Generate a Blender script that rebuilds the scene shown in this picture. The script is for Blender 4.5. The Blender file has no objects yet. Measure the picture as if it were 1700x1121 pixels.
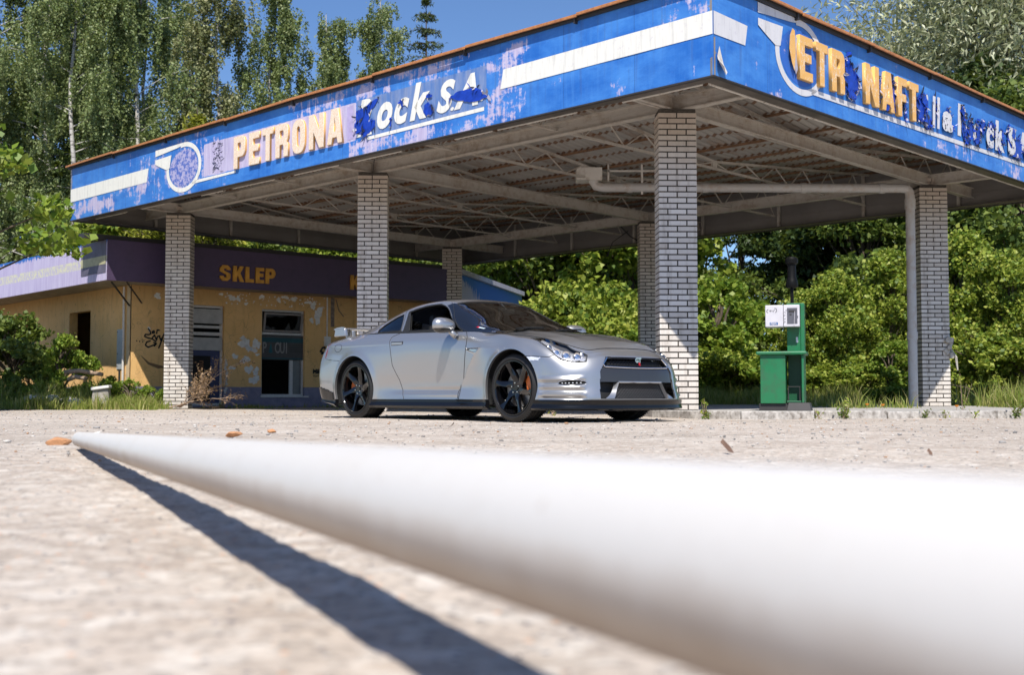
import bpy, bmesh, math, random
import numpy as np
from mathutils import Matrix, Vector
R_ = math.radians
scene = bpy.context.scene
COL = scene.collection

# ------------------------------------------------------------------ camera, sky, sun
cam_d = bpy.data.cameras.new('camera')
cam = bpy.data.objects.new('camera', cam_d)
COL.objects.link(cam)
cam_d.sensor_width = 36.0
cam_d.lens = 41.19
cam_d.clip_start = 0.02
cam_d.clip_end = 2000
cam.location = (0, 0, 0.262)
cam.rotation_euler = (math.pi / 2 + 0.050, 0, 0)
cam_d.dof.use_dof = True
cam_d.dof.focus_distance = 12.6
cam_d.dof.aperture_fstop = 3.6
scene.camera = cam

SUN_EL, SUN_AZ = 54.8, 2.5          # elevation ; degrees to the left of straight behind the camera
sd = Vector((-math.sin(R_(SUN_AZ)) * math.cos(R_(SUN_EL)), -math.cos(R_(SUN_AZ)) * math.cos(R_(SUN_EL)), math.sin(R_(SUN_EL))))
world = bpy.data.worlds.new('World')
scene.world = world
world.use_nodes = True
wn = world.node_tree
wn.nodes.clear()
sky = wn.nodes.new('ShaderNodeTexSky')
sky.sky_type = 'NISHITA'
sky.sun_disc = False
sky.sun_elevation = R_(SUN_EL)
sky.sun_rotation = math.atan2(sd.x, sd.y)
sky.altitude = 400
sky.air_density = 1.0
sky.dust_density = 0.35
sky.ozone_density = 3.0
wb = wn.nodes.new('ShaderNodeBackground')
wb.inputs['Strength'].default_value = 0.094
wo = wn.nodes.new('ShaderNodeOutputWorld')
tint = wn.nodes.new('ShaderNodeMixRGB'); tint.blend_type = 'MULTIPLY'; tint.inputs[0].default_value = 1.0
tint.inputs[2].default_value = (0.84, 1.0, 1.22, 1)
wn.links.new(sky.outputs[0], tint.inputs[1]); wn.links.new(tint.outputs[0], wb.inputs[0])
wn.links.new(wb.outputs[0], wo.inputs[0])
sun_d = bpy.data.lights.new('sun', 'SUN')
sun_d.energy = 5.0
sun_d.angle = R_(0.5)
sun_d.color = (1.0, 0.95, 0.875)
sun = bpy.data.objects.new('sun', sun_d)
COL.objects.link(sun)
sun.rotation_euler = sd.to_track_quat('Z', 'Y').to_euler()
scene.view_settings.view_transform = 'Standard'
scene.view_settings.look = 'None'
scene.view_settings.exposure = 0.34
scene.view_settings.gamma = 1.0
scene.render.engine = 'CYCLES'

# ------------------------------------------------------------------ helpers
WM = {}
def tag(o, label=None, cat=None, group=None, kind=None):
    if label: o['label'] = label
    if cat: o['category'] = cat
    if group: o['group'] = group
    if kind: o['kind'] = kind
    return o
def empty(name, loc, label, cat, group=None, rotz=0.0):
    o = bpy.data.objects.new(name, None)
    COL.objects.link(o)
    M = Matrix.Translation(Vector(loc)) @ Matrix.Rotation(rotz, 4, 'Z')
    o.matrix_basis = M
    o.empty_display_size = 0.3
    WM[o.name] = M
    return tag(o, label, cat, group)
def link_obj(name, me, parent=None, M=None):
    o = bpy.data.objects.new(name, me)
    COL.objects.link(o)
    if M is None:
        M = WM[parent.name] if parent else Matrix.Identity(4)
    if parent:
        o.parent = parent
        o.matrix_basis = WM[parent.name].inverted() @ M
    else:
        o.matrix_basis = M
    WM[o.name] = M
    return o
def frame(origin, xdir):
    """x along xdir (horizontal), y up, z outward"""
    x = Vector((xdir[0], xdir[1], 0)).normalized()
    y = Vector((0, 0, 1)); z = x.cross(y)
    M = Matrix((( x.x, y.x, z.x, origin[0]), (x.y, y.y, z.y, origin[1]), (x.z, y.z, z.z, origin[2]), (0, 0, 0, 1)))
    return M
def np_mesh(name, V, F, mats=(), mi=None, smooth=False):
    """V (n,3) ; F list of index lists or (m,k) array"""
    me = bpy.data.meshes.new(name)
    V = np.asarray(V, np.float32)
    if isinstance(F, np.ndarray):
        m, k = F.shape
        me.vertices.add(len(V)); me.vertices.foreach_set('co', V.ravel())
        me.loops.add(m * k); me.loops.foreach_set('vertex_index', F.astype(np.int32).ravel())
        me.polygons.add(m); me.polygons.foreach_set('loop_start', np.arange(0, m * k, k, dtype=np.int32))
        me.polygons.foreach_set('loop_total', np.full(m, k, np.int32))
        me.update(calc_edges=True)
    else:
        me.from_pydata([tuple(v) for v in V.tolist()], [], F)
    for mt in (mats if isinstance(mats, (list, tuple)) else [mats]):
        me.materials.append(mt)
    if mi is not None:
        me.polygons.foreach_set('material_index', np.asarray(mi, np.int32))
    if smooth:
        me.polygons.foreach_set('use_smooth', np.ones(len(me.polygons), bool))
    me.update()
    return me
class MB:
    def __init__(s): s.v = []; s.f = []; s.m = []; s.cur = 0
    def add(s, V, F):
        b = len(s.v)
        if not hasattr(s, 'pc'): s.pc = []
        s.pc.append((b, b + len(V), len(s.f), len(s.f) + len(F)))
        s.v += [tuple(map(float, p)) for p in V]
        s.f += [[b + i for i in f] for f in F]
        s.m += [s.cur] * len(F)
        return s
    def box(s, c, d, M=None, taper=1.0):
        hx, hy, hz = d[0] / 2, d[1] / 2, d[2] / 2
        P = [Vector((x * (taper if z > 0 else 1), y * (taper if z > 0 else 1), z)) for z in (-hz, hz) for y in (-hy, hy) for x in (-hx, hx)]
        if M is not None: P = [M @ p for p in P]
        c = Vector(c)
        return s.add([p + c for p in P], [(0, 2, 3, 1), (4, 5, 7, 6), (0, 1, 5, 4), (2, 6, 7, 3), (0, 4, 6, 2), (1, 3, 7, 5)])
    def mm(s, a, b):
        return s.box([(a[i] + b[i]) / 2 for i in range(3)], [abs(b[i] - a[i]) for i in range(3)])
    def bar(s, a, b, w, h=None, up=(0, 0, 1)):
        h = h or w
        a = Vector(a); b = Vector(b); d = b - a; L = d.length
        if L < 1e-6: return s
        d.normalize(); u = Vector(up)
        if abs(d.dot(u)) > 0.98: u = Vector((1, 0, 0))
        x = d.cross(u).normalized(); y = x.cross(d)
        P = []
        for q in (a, b):
            for sy in (-1, 1):
                for sx in (-1, 1): P.append(q + x * sx * w / 2 + y * sy * h / 2)
        return s.add(P, [(0, 2, 3, 1), (4, 5, 7, 6), (0, 1, 5, 4), (2, 6, 7, 3), (0, 4, 6, 2), (1, 3, 7, 5)])
    def tube(s, pts, r, n=8, cap=True):
        pts = [Vector(p) for p in pts]
        rs = r if isinstance(r, (list, tuple)) else [r] * len(pts)
        ring = []; prev = None
        for i, p in enumerate(pts):
            d = (pts[min(i + 1, len(pts) - 1)] - pts[max(i - 1, 0)]).normalized()
            if prev is None:
                u = Vector((0, 0, 1)) if abs(d.z) < 0.9 else Vector((1, 0, 0))
                x = d.cross(u).normalized()
            else:
                x = (prev - d * prev.dot(d)).normalized()
            prev = x; y = d.cross(x)
            ring.append([p + (x * math.cos(2 * math.pi * k / n) + y * math.sin(2 * math.pi * k / n)) * rs[i] for k in range(n)])
        V = [q for rr in ring for q in rr]; F = []
        for i in range(len(pts) - 1):
            for k in range(n):
                a = i * n + k; b = i * n + (k + 1) % n
                F.append((a, b, b + n, a + n))
        if cap:
            F.append(tuple(range(n - 1, -1, -1))); F.append(tuple((len(pts) - 1) * n + k for k in range(n)))
        return s.add(V, F)
    def lathe(s, prof, n=32, M=None, close=False):
        """prof: (r,z) about local z"""
        V = []; F = []
        for r, z in prof:
            for k in range(n):
                t = 2 * math.pi * k / n; V.append(Vector((r * math.cos(t), r * math.sin(t), z)))
        if M is not None: V = [M @ v for v in V]
        m = len(prof)
        for i in range(m if close else m - 1):
            j = (i + 1) % m
            for k in range(n):
                F.append((i * n + k, i * n + (k + 1) % n, j * n + (k + 1) % n, j * n + k))
        return s.add(V, F)
    def prism(s, poly, z0, z1, M=None):
        n = len(poly)
        V = [Vector((x, y, z0)) for x, y in poly] + [Vector((x, y, z1)) for x, y in poly]
        if M is not None: V = [M @ v for v in V]
        return s.add(V, [tuple(range(n - 1, -1, -1)), tuple(range(n, 2 * n))] + [(i, (i + 1) % n, n + (i + 1) % n, n + i) for i in range(n)])
    def sheet(s, poly, z=0.0, M=None):
        V = [Vector((x, y, z)) for x, y in poly]
        if M is not None: V = [M @ v for v in V]
        return s.add(V, [tuple(range(len(poly)))])
    def each(s, name, mats, parent=None, M=None, **k):
        out = []
        for (v0, v1, f0, f1) in s.pc:
            q = MB(); q.v = s.v[v0:v1]; q.f = [[i - v0 for i in f] for f in s.f[f0:f1]]; q.m = s.m[f0:f1]
            out.append(q.build(name, mats, parent, M, **k))
        return out
    def build(s, name, mats, parent=None, M=None, smooth=False, bevel=0.0, auto=None):
        mats = mats if isinstance(mats, (list, tuple)) else [mats]
        me = np_mesh(name, np.array(s.v, float).reshape(-1, 3), s.f, mats, s.m, smooth)
        o = link_obj(name, me, parent, M)
        if smooth and auto:
            me.set_sharp_from_angle(angle=R_(auto))
        if bevel:
            b = o.modifiers.new('bevel', 'BEVEL'); b.width = bevel; b.segments = 2; b.limit_method = 'ANGLE'; b.angle_limit = R_(40)
        return o

# ------------------------------------------------------------------ material helpers
class NG:
    def __init__(s, name):
        s.mat = bpy.data.materials.new(name); s.mat.use_nodes = True
        s.t = s.mat.node_tree; s.t.nodes.clear()
        s.out = s.t.nodes.new('ShaderNodeOutputMaterial')
        s.tc = None
    def n(s, typ, **kw):
        nd = s.t.nodes.new('ShaderNode' + typ)
        for k, v in kw.items(): setattr(nd, k, v)
        return nd
    def put(s, sock, v):
        if v is None: return
        if hasattr(v, 'is_linked') or isinstance(v, bpy.types.NodeSocket): s.t.links.new(v, sock)
        elif isinstance(v, (tuple, list)) and len(v) == 3 and sock.type == 'RGBA': sock.default_value = (*v, 1)
        else: sock.default_value = v
    def obj(s):
        if not s.tc: s.tc = s.n('TexCoord')
        return s.tc.outputs['Object']
    def geo(s, k): return s.n('NewGeometry').outputs[k]
    def mapv(s, v, scale=(1, 1, 1), loc=(0, 0, 0)):
        m = s.n('Mapping'); s.put(m.inputs['Vector'], v); m.inputs['Scale'].default_value = scale; m.inputs['Location'].default_value = loc
        return m.outputs[0]
    def noise(s, v, scale, detail=3, rough=.55, dist=0, out='Fac'):
        m = s.n('TexNoise'); s.put(m.inputs['Vector'], v); m.inputs['Scale'].default_value = scale
        m.inputs['Detail'].default_value = detail; m.inputs['Roughness'].default_value = rough; m.inputs['Distortion'].default_value = dist
        return m.outputs[out]
    def vor(s, v, scale, out='Distance', feature='F1'):
        m = s.n('TexVoronoi', feature=feature); s.put(m.inputs['Vector'], v); m.inputs['Scale'].default_value = scale
        return m.outputs[out]
    def m(s, op, a, b=None, c=None):
        m = s.n('Math', operation=op); s.put(m.inputs[0], a); s.put(m.inputs[1], b)
        if c is not None: s.put(m.inputs[2], c)
        return m.outputs[0]
    def step(s, v, a, b):
        m = s.n('MapRange'); s.put(m.inputs[0], v); m.inputs[1].default_value = a; m.inputs[2].default_value = b
        return m.outputs[0]
    def ramp(s, v, stops, interp='LINEAR'):
        r = s.n('ValToRGB'); s.put(r.inputs[0], v); e = r.color_ramp; e.interpolation = interp
        while len(e.elements) < len(stops): e.elements.new(.5)
        for el, (p, c) in zip(e.elements, stops): el.position = p; el.color = (*c, 1) if len(c) == 3 else c
        return r.outputs[0]
    def mix(s, f, a, b, mode='MIX'):
        m = s.n('MixRGB', blend_type=mode); s.put(m.inputs[0], f); s.put(m.inputs[1], a); s.put(m.inputs[2], b)
        return m.outputs[0]
    def xyz(s, v):
        m = s.n('SeparateXYZ'); s.put(m.inputs[0], v); return m.outputs
    def bump(s, hgt, strength=.3, dist=.01):
        m = s.n('Bump'); s.put(m.inputs['Height'], hgt); m.inputs['Strength'].default_value = strength; m.inputs['Distance'].default_value = dist
        return m.outputs[0]
    def pbr(s, col, rough=.6, metal=0, normal=None, spec=None, coat=0, **kw):
        p = s.n('BsdfPrincipled'); s.put(p.inputs['Base Color'], col); s.put(p.inputs['Roughness'], rough); s.put(p.inputs['Metallic'], metal)
        if normal is not None: s.put(p.inputs['Normal'], normal)
        if spec is not None: s.put(p.inputs['Specular IOR Level'], spec)
        if coat: p.inputs['Coat Weight'].default_value = coat; p.inputs['Coat Roughness'].default_value = .03
        for k, v in kw.items(): s.put(p.inputs[k], v)
        s.t.links.new(p.outputs[0], s.out.inputs[0])
        return s.mat
def flat(name, col, rough=.6, metal=0, var=.12, scale=6, coat=0, bump=0, bscale=60):
    g = NG(name); o = g.obj()
    n = g.noise(o, scale, 4)
    c = g.mix(g.step(n, .3, .7), tuple(x * (1 - var) for x in col), tuple(min(1, x * (1 + var)) for x in col))
    nm = g.bump(g.noise(o, bscale, 3), bump, .004) if bump else None
    return g.pbr(c, rough, metal, nm, coat=coat)
def grime(name, col, dirt, rough=.7, scale=3, amount=.5, streak=(6, 6, .7), metal=0, coat=0, bump=0.1):
    g = NG(name); o = g.obj()
    n = g.noise(g.mapv(o, streak), scale, 6, .65)
    n2 = g.noise(o, scale * 4, 5, .7)
    f = g.step(g.m('MULTIPLY', n, n2), .28 - .1 * amount, .42)
    f = g.m('MULTIPLY', f, amount)
    c = g.mix(f, col, dirt)
    c = g.mix(g.m('MULTIPLY', g.noise(o, 40, 4), .25), c, tuple(x * .8 for x in col))
    return g.pbr(c, rough, metal, g.bump(n2, bump, .003), coat=coat)

# ------------------------------------------------------------------ ground
def ground_mat():
    g = NG('old_concrete'); o = g.obj()
    big = g.noise(o, .35, 5, .6); mid = g.noise(o, 2.2, 6, .65); fine = g.noise(o, 38, 4, .7)
    c = g.ramp(mid, [(.28, (.33, .265, .21)), (.45, (.45, .38, .315)), (.62, (.52, .45, .38)), (.8, (.62, .56, .49))])
    c = g.mix(g.m('MULTIPLY', g.step(big, .46, .60), .55), c, (.32, .27, .22))
    c = g.mix(g.m('MULTIPLY', g.step(g.noise(g.mapv(o, (.35, 1.2, 1)), .9, 6, .7), .52, .66), .5), c, (.60, .545, .475))
    c = g.mix(g.m('MULTIPLY', g.step(fine, .47, .62), .62), c, (.21, .18, .155))
    c = g.mix(g.m('MULTIPLY', g.step(g.noise(o, 11, 6, .75), .50, .62), .6), c, (.68, .63, .56))
    c = g.mix(g.m('MULTIPLY', g.step(g.noise(o, 6.5, 6, .7), .56, .66), .5), c, (.27, .23, .19))
    sp = g.vor(o, 55, 'Color'); sd_ = g.vor(o, 55, 'Distance')
    spx = g.xyz(sp)
    peb = g.m('MULTIPLY', g.m('GREATER_THAN', spx[0], .80), g.m('LESS_THAN', sd_, .28))
    pc = g.ramp(spx[1], [(0, (.10, .10, .12)), (.4, (.3, .27, .26)), (.7, (.55, .32, .2)), (1, (.75, .72, .7))], 'CONSTANT')
    c = g.mix(peb, c, pc)
    cr_ = g.vor(g.mapv(g.noise(o, .8, 3, .6, out='Color'), (1, 1, 1)), 3.2, 'Distance', 'DISTANCE_TO_EDGE')
    hgt = g.m('ADD', g.m('MULTIPLY', fine, .6), g.m('MULTIPLY', g.noise(o, 9, 5, .6), 1.2))
    hgt = g.m('ADD', hgt, g.m('MULTIPLY', peb, .5))
    return g.pbr(c, .92, 0, g.bump(hgt, .55, .012), spec=.2)
def soil_mat():
    g = NG('soil'); o = g.obj()
    c = g.ramp(g.noise(o, 3, 6, .7), [(.3, (.06, .045, .03)), (.5, (.13, .10, .065)), (.7, (.10, .12, .05))])
    return g.pbr(c, .95, 0, g.bump(g.noise(o, 12, 5), .6, .03), spec=.1)
M_ground = ground_mat(); M_soil = soil_mat()
def ridge_y(x):            # where the pavement ends at the far side
    return np.interp(x, [-40, -12, -6.7, -2, 0, 40], [20.5, 21.5, 22.6, 22.5, 22.6, 24])
def grid_xy():
    xs = np.concatenate([-np.geomspace(900, 14, 26), np.linspace(-13, -3.6, 60), np.linspace(-3.55, 2.6, 240), np.linspace(2.7, 13, 66), np.geomspace(14, 900, 26)])
    ys = np.concatenate([np.linspace(-40, -1, 12), np.linspace(-.6, .4, 16), np.linspace(.42, 6.4, 250), np.linspace(6.5, 30, 130), np.geomspace(31, 1500, 30)])
    return np.meshgrid(xs, ys)
X, Y = grid_xy()
rng = np.random.default_rng(3)
Z = 0.004 * np.sin(X * 3.1 + 1.3 * np.sin(Y * 1.7)) * np.cos(Y * 2.3 + X) + 0.003 * np.sin(X * 7.7 + Y * 5.1)
def lattice(x, y, cell, seed):
    r = np.random.default_rng(seed).random((512, 512)) * 2 - 1; u = x / cell + 200; v = y / cell + 60; i = np.floor(u).astype(int); j = np.floor(v).astype(int); fu = u - i; fv = v - j
    fu = fu * fu * (3 - 2 * fu); fv = fv * fv * (3 - 2 * fv); i %= 511; j %= 511
    return (r[i, j] * (1 - fu) + r[i + 1, j] * fu) * (1 - fv) + (r[i, j + 1] * (1 - fu) + r[i + 1, j + 1] * fu) * fv
near = np.clip((9 - Y) / 4, 0, 1) * (np.abs(X) < 5) * (Y > 0)
Z = Z * np.clip((Y - .5) / 3, .3, 1) * (Y < 40)
Z = Z + near * (.0042 * lattice(X, Y, .21, 1) + .0034 * lattice(X, Y, .085, 2) + .0022 * lattice(X, Y, .04, 3))
Z -= .004
Z -= np.clip((Y - 45) / 60, 0, 1) * .6
n1, n2 = X.shape
idx = np.arange(n1 * n2).reshape(n1, n2)
Fg = np.stack([idx[:-1, :-1], idx[:-1, 1:], idx[1:, 1:], idx[1:, :-1]], -1).reshape(-1, 4)
me = np_mesh('ground', np.stack([X, Y, Z], -1).reshape(-1, 3), Fg, [M_ground], smooth=True)
tag(link_obj('ground', me), 'pale cracked concrete and gravel forecourt', kind='structure')
del_me = None
# soil beds under the vegetation (structure)
def bed(name, poly, z, mat, label):
    mb = MB(); pts = []
    mb.sheet(poly, z); o = mb.build(name, mat); tag(o, label, kind='structure'); return o
bed('soil', [(-60, 22.2), (-9.4, 22.2), (-7.7, 23.3), (-6.2, 24.0), (-6.0, 25.3), (-7.3, 28.9), (-3.0, 33.0), (-.4, 36), (-.4, 34.5), (5, 24.5), (6.5, 17.5), (9, 17.2), (60, 17.2), (60, 160), (-60, 160)], .006, M_soil, 'bare soil under the undergrowth')

# kerbed pump island
M_kerb = grime('kerb_white_paint', (.52, .49, .45), (.12, .10, .08), .85, 5, 1.1, (3, 3, 2), bump=.5)
M_slab = grime('island_concrete', (.40, .38, .35), (.16, .14, .12), .9, 3, .7, (1, 1, 1), bump=.5)
kp = [(1.62, 16.4), (1.75, 14.6), (2.1, 13.75), (2.6, 13.35), (4.4, 13.75), (6.6, 14.4), (7.6, 15.6), (8.6, 20.6), (7.2, 23.5), (3.2, 26.6), (2.2, 26.0), (2.0, 20)]
def inset(poly, d):
    n = len(poly); out = []
    for i in range(n):
        a, b, c = (Vector(poly[i - 1]), Vector(poly[i]), Vector(poly[(i + 1) % n]))
        n1_ = (b - a).normalized(); n2_ = (c - b).normalized()
        nn = (Vector((-n1_.y, n1_.x)) + Vector((-n2_.y, n2_.x))).normalized()
        out.append(tuple(b + nn * d))
    return out
mb = MB(); mb.prism(inset(kp, .13), -.02, .078); o = mb.build('pump_island', M_slab); tag(o, 'concrete pump island slab', kind='structure')
mb = MB(); kin = inset(kp, .125)
rk = random.Random(5)
for i in range(len(kp)):
    a, b = Vector(kp[i]), Vector(kp[(i + 1) % len(kp)]); ai, bi = Vector(kin[i]), Vector(kin[(i + 1) % len(kp)])
    n = max(1, int((b - a).length / .75))
    for k in range(n):
        t0, t1 = k / n + .004, (k + 1) / n - .004
        z = .085 + rk.uniform(-.006, .006)
        q = [a.lerp(b, t0), a.lerp(b, t1), ai.lerp(bi, t1), ai.lerp(bi, t0)]
        mb.prism([tuple(v) for v in q], -.03, z)
o = mb.build('kerb', M_kerb, bevel=.012); tag(o, 'white painted kerb stones round the pump island', kind='structure')

# ------------------------------------------------------------------ canopy
TH = R_(46.0)
Av = Vector((-math.sin(TH), math.cos(TH), 0)); Bv = Vector((math.cos(TH), math.sin(TH), 0))
C3 = Vector((2.1745, 15.471, 0)); sA, sB = 6.306, 7.731
a0, b0, a1, b1 = 1.403, 1.158, 2.569, 2.93
K1 = C3 - Av * a0 - Bv * b0
HB, HT = 4.052, 5.20
LA, LB = a0 + 2 * sA + a1, b0 + sB + b1
KC = .958
SCC = Matrix.Translation((0, 0, .262)) @ Matrix.Scale(KC, 4) @ Matrix.Translation((0, 0, -.262))
a0n, b0n = 1.74, 1.63; K1n = C3 - Av * a0n - Bv * b0n; LAn, LBn = LA * KC, LB * KC
FL = SCC @ frame(K1, -Av)              # left-hand face: local x = -(distance along Av)
FR = SCC @ frame(K1, Bv)               # right-hand face: local x = distance along Bv
# plan frame: x along Bv? use (a,b,z) -> world
def AB(a, b, z): return K1 + Av * a + Bv * b + Vector((0, 0, z))
MAB = SCC @ Matrix(((Av.x, Bv.x, 0, K1.x), (Av.y, Bv.y, 0, K1.y), (0, 0, 1, 0), (0, 0, 0, 1)))
MABn = Matrix(((Av.x, Bv.x, 0, K1n.x), (Av.y, Bv.y, 0, K1n.y), (0, 0, 1, 0), (0, 0, 0, 1)))
ZB = 4.052
canopy = empty('forecourt_canopy', (K1.x, K1.y, 0), 'big blue fronted filling station canopy on white brick columns, over the silver car', 'canopy')

def fascia_mat(name, left):
    g = NG(name); o = g.obj(); X_, Y_, Z_ = g.xyz(o)
    blue = g.mix(g.step(g.noise(g.mapv(o, (.7, 1.2, 1)), 1.6, 7, .68), .36, .64), (.018, .135, .50), (.065, .25, .66))
    blue = g.mix(g.m('MULTIPLY', g.step(g.noise(g.mapv(o, (.9, 2.2, 1)), 2.6, 8, .75), .48, .62), .35), blue, (.014, .10, .42))
    blue = g.mix(g.m('MULTIPLY', g.step(g.noise(g.mapv(o, (9, .5, 1)), 1.5, 4, .6), .5, .75), .30), blue, (.10, .30, .68))
    blue = g.mix(g.m('MULTIPLY', g.step(g.noise(o, 6, 6, .7), .60, .72), .25), blue, (.006, .05, .25))
    mauve = g.mix(g.step(g.noise(g.mapv(o, (8, 1, 1)), 2, 4), .3, .7), (.42, .37, .56), (.56, .52, .68))
    n = g.m('ADD', g.m('MULTIPLY', g.noise(g.mapv(o, (1.5, 1.9, 1)), 1.7, 9, .72), .68), g.m('MULTIPLY', g.noise(g.mapv(o, (12, 1.6, 1)), 1.3, 5, .65), .32))
    def box(x0, x1, y0, y1, s=.06):
        a = g.m('MULTIPLY', g.step(X_, x0 - s, x0 + s), g.step(X_, x1 + s, x1 - s))
        b = g.m('MULTIPLY', g.step(Y_, y0 - s, y0 + s), g.step(Y_, y1 + s, y1 - s))
        return g.m('MULTIPLY', a, b)
    def add(a, b): return g.m('MAXIMUM', a, b)
    if left:
        zone = g.m('MULTIPLY', box(-11.22, -6.74, 4.31, 4.905, .02), .46)
        zone = add(zone, g.m('MULTIPLY', box(-16.6, -14.5, 4.05, 4.45, .15), .15))
        zone = add(zone, g.m('MULTIPLY', box(-14.4, -10.5, 4.0, 5.2, .4), .09))
        zone = add(zone, g.m('MULTIPLY', box(-8.6, -3.5, 4.86, 5.3, .1), .10))
        zone = add(zone, g.m('MULTIPLY', box(-3.84, -3.05, 4.05, 5.1, .12), .15))
        zone = add(zone, g.m('MULTIPLY', box(-7, -3.6, 3.9, 4.3, .1), .13))
        zone = add(zone, g.m('MULTIPLY', box(-.9, .1, 4.7, 5.3, .2), .08))
        thr = g.m('ADD', g.m('SUBTRACT', .575, zone), g.m('MULTIPLY', g.step(g.noise(g.mapv(o, (.45, .8, 1)), 1.0, 2), .35, .65), .09))
    else:
        zone = g.m('MULTIPLY', box(6.0, 9.6, 3.9, 4.35, .1), .10)
        zone = add(zone, g.m('MULTIPLY', box(-.2, 1.6, 3.9, 4.2, .1), .06))
        thr = g.m('ADD', g.m('SUBTRACT', .60, zone), g.m('MULTIPLY', g.step(g.noise(g.mapv(o, (.45, .8, 1)), 1.0, 2), .35, .65), .08))
    d = g.m('SUBTRACT', n, thr)
    f = g.step(d, -.018, .035)
    c = g.mix(f, blue, mauve)
    if left:   # grey-blue film panel behind the white words
        pan = box(-6.72, -3.81, 4.33, 4.93, .008)
        pc = g.mix(g.step(g.noise(g.mapv(o, (5, 1, 1)), 2, 5), .4, .65), (.10, .19, .43), (.24, .30, .47))
        c = g.mix(g.m('MULTIPLY', pan, .9), c, pc)
    seam = g.m('LESS_THAN', g.m('FRACT', g.m('DIVIDE', X_, 1.18)), .006)
    c = g.mix(g.m('MULTIPLY', seam, .5), c, (.02, .03, .08))
    dirt = g.step(g.noise(g.mapv(o, (12, .6, 1)), 1.2, 5), .56, .8)
    c = g.mix(g.m('MULTIPLY', dirt, .35), c, (.08, .08, .11))
    return g.pbr(c, g.mix(f, (.38,) * 3, (.7,) * 3), 0, g.bump(g.noise(g.mapv(o, (1.5, .6, 1)), 2, 2), .25, .02))
def film_mat(name, col, gloss=.35):
    g = NG(name); o = g.obj()
    f = g.step(g.noise(g.mapv(o, (9, .8, 1)), 1.6, 6, .65), .5, .72)
    c = g.mix(f, col, tuple(x * .72 + .02 for x in col))
    c = g.mix(g.m('MULTIPLY', g.step(g.noise(o, 14, 5, .7), .58, .7), .35), c, (.45, .40, .50))
    return g.pbr(c, gloss)
M_fl = fascia_mat('faded_blue_fascia_front', True); M_fr = fascia_mat('faded_blue_fascia_side', False)
M_white = film_mat('white_film', (.80, .78, .71), .45)
M_white2 = film_mat('aged_white_film', (.66, .65, .66), .5)
M_dblue = flat('fresh_blue_film', (.010, .045, .38), .25, var=.3, scale=9)
M_mauvefilm = flat('mauve_film', (.42, .36, .58), .6, var=.15, scale=12)
M_back = flat('fascia_back_metal', (.24, .22, .205), .55, .0, .12, 1.5)
M_steel = grime('painted_steel', (.54, .495, .44), (.26, .16, .09), .6, 2.2, .6, (1, 1, 1))
M_steel_w = grime('white_painted_steel', (.72, .68, .62), (.30, .20, .12), .6, 3, .5, (1, 1, 1))
M_dark = flat('dark_trim', (.035, .032, .032), .6)
M_rail = grime('rusty_orange_rail', (.50, .21, .07), (.25, .09, .04), .55, 5, .8, (2, 2, 2))
def corr_mat():
    g = NG('corrugated_sheet'); o = g.obj()
    c = g.mix(g.step(g.noise(o, .8, 4), .3, .7), (.32, .30, .275), (.42, .39, .355))
    c = g.mix(g.m('MULTIPLY', g.step(g.noise(g.mapv(o, (1, .25, 1)), 2.6, 6, .7), .52, .68), .75), c, (.22, .12, .06))
    X_, Y_, Z_ = g.xyz(o)
    fy = g.m('FRACT', g.m('DIVIDE', g.m('SUBTRACT', Y_, .014), (LB - .028) / 22))
    edge = g.m('SUBTRACT', .5, g.m('ABSOLUTE', g.m('SUBTRACT', fy, .5)))
    lap = g.m('LESS_THAN', edge, g.m('ADD', -.05, g.m('MULTIPLY', g.noise(g.mapv(o, (1, .3, 1)), 1.7, 6, .75), .24)))
    wave = g.m('GREATER_THAN', g.m('FRACT', g.m('DIVIDE', X_, .145)), .3)
    c = g.mix(g.m('MULTIPLY', g.m('MULTIPLY', lap, wave), .9), c, (.16, .075, .035))
    c = g.mix(g.m('MULTIPLY', g.m('LESS_THAN', g.m('FRACT', g.m('DIVIDE', X_, .145)), .28), .30), c, (.10, .09, .08))
    return g.pbr(c, .6, 0)
M_corr = corr_mat()
M_rust = grime('rust', (.24, .13, .07), (.06, .04, .03), .8, 4, .8, (1, 1, 1))
def brick_mat():
    g = NG('white_glazed_brick'); o = g.obj()
    r = g.geo('Random Per Island')
    c = g.ramp(r, [(0, (.62, .565, .51)), (.5, (.70, .65, .595)), (.9, (.76, .71, .655)), (1, (.60, .53, .46))])
    X_, Y_, Z_ = g.xyz(o)
    st = g.step(g.noise(g.mapv(o, (7, 7, 1.0)), 1.4, 6, .7), .50, .68)
    c = g.mix(g.m('MULTIPLY', st, .5), c, (.34, .28, .22))
    c = g.mix(g.m('MULTIPLY', g.step(Z_, .5, .05), .35), c, (.42, .38, .33))
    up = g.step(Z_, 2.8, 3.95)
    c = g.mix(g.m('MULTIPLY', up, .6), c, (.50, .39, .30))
    return g.pbr(c, .32, 0, g.bump(g.noise(o, 45, 3), .12, .002))
M_brick = brick_mat(); M_mortar = flat('dark_mortar', (.075, .065, .055), .95, var=.3, scale=30)
def orange_mat(name, peel):
    g = NG(name); o = g.obj(); Z_ = g.xyz(o)[2]
    n = g.noise(o, 26, 6, .75); n2 = g.noise(o, 3.5, 4, .6)
    f = g.step(g.m('ADD', g.m('MULTIPLY', n, .6), g.m('MULTIPLY', n2, .4)), .50 - peel, .56 - peel)
    f = g.m('MULTIPLY', f, g.m('GREATER_THAN', Z_, .030))
    c = g.mix(g.noise(o, 8, 3), (.74, .38, .09), (.83, .50, .16))
    c = g.mix(f, c, g.mix(g.step(g.noise(o, 60, 4, .8), .45, .6), (.84, .74, .60), (.72, .48, .30)))
    return g.pbr(c, .45, 0, g.bump(n, .3, .004))
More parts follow.
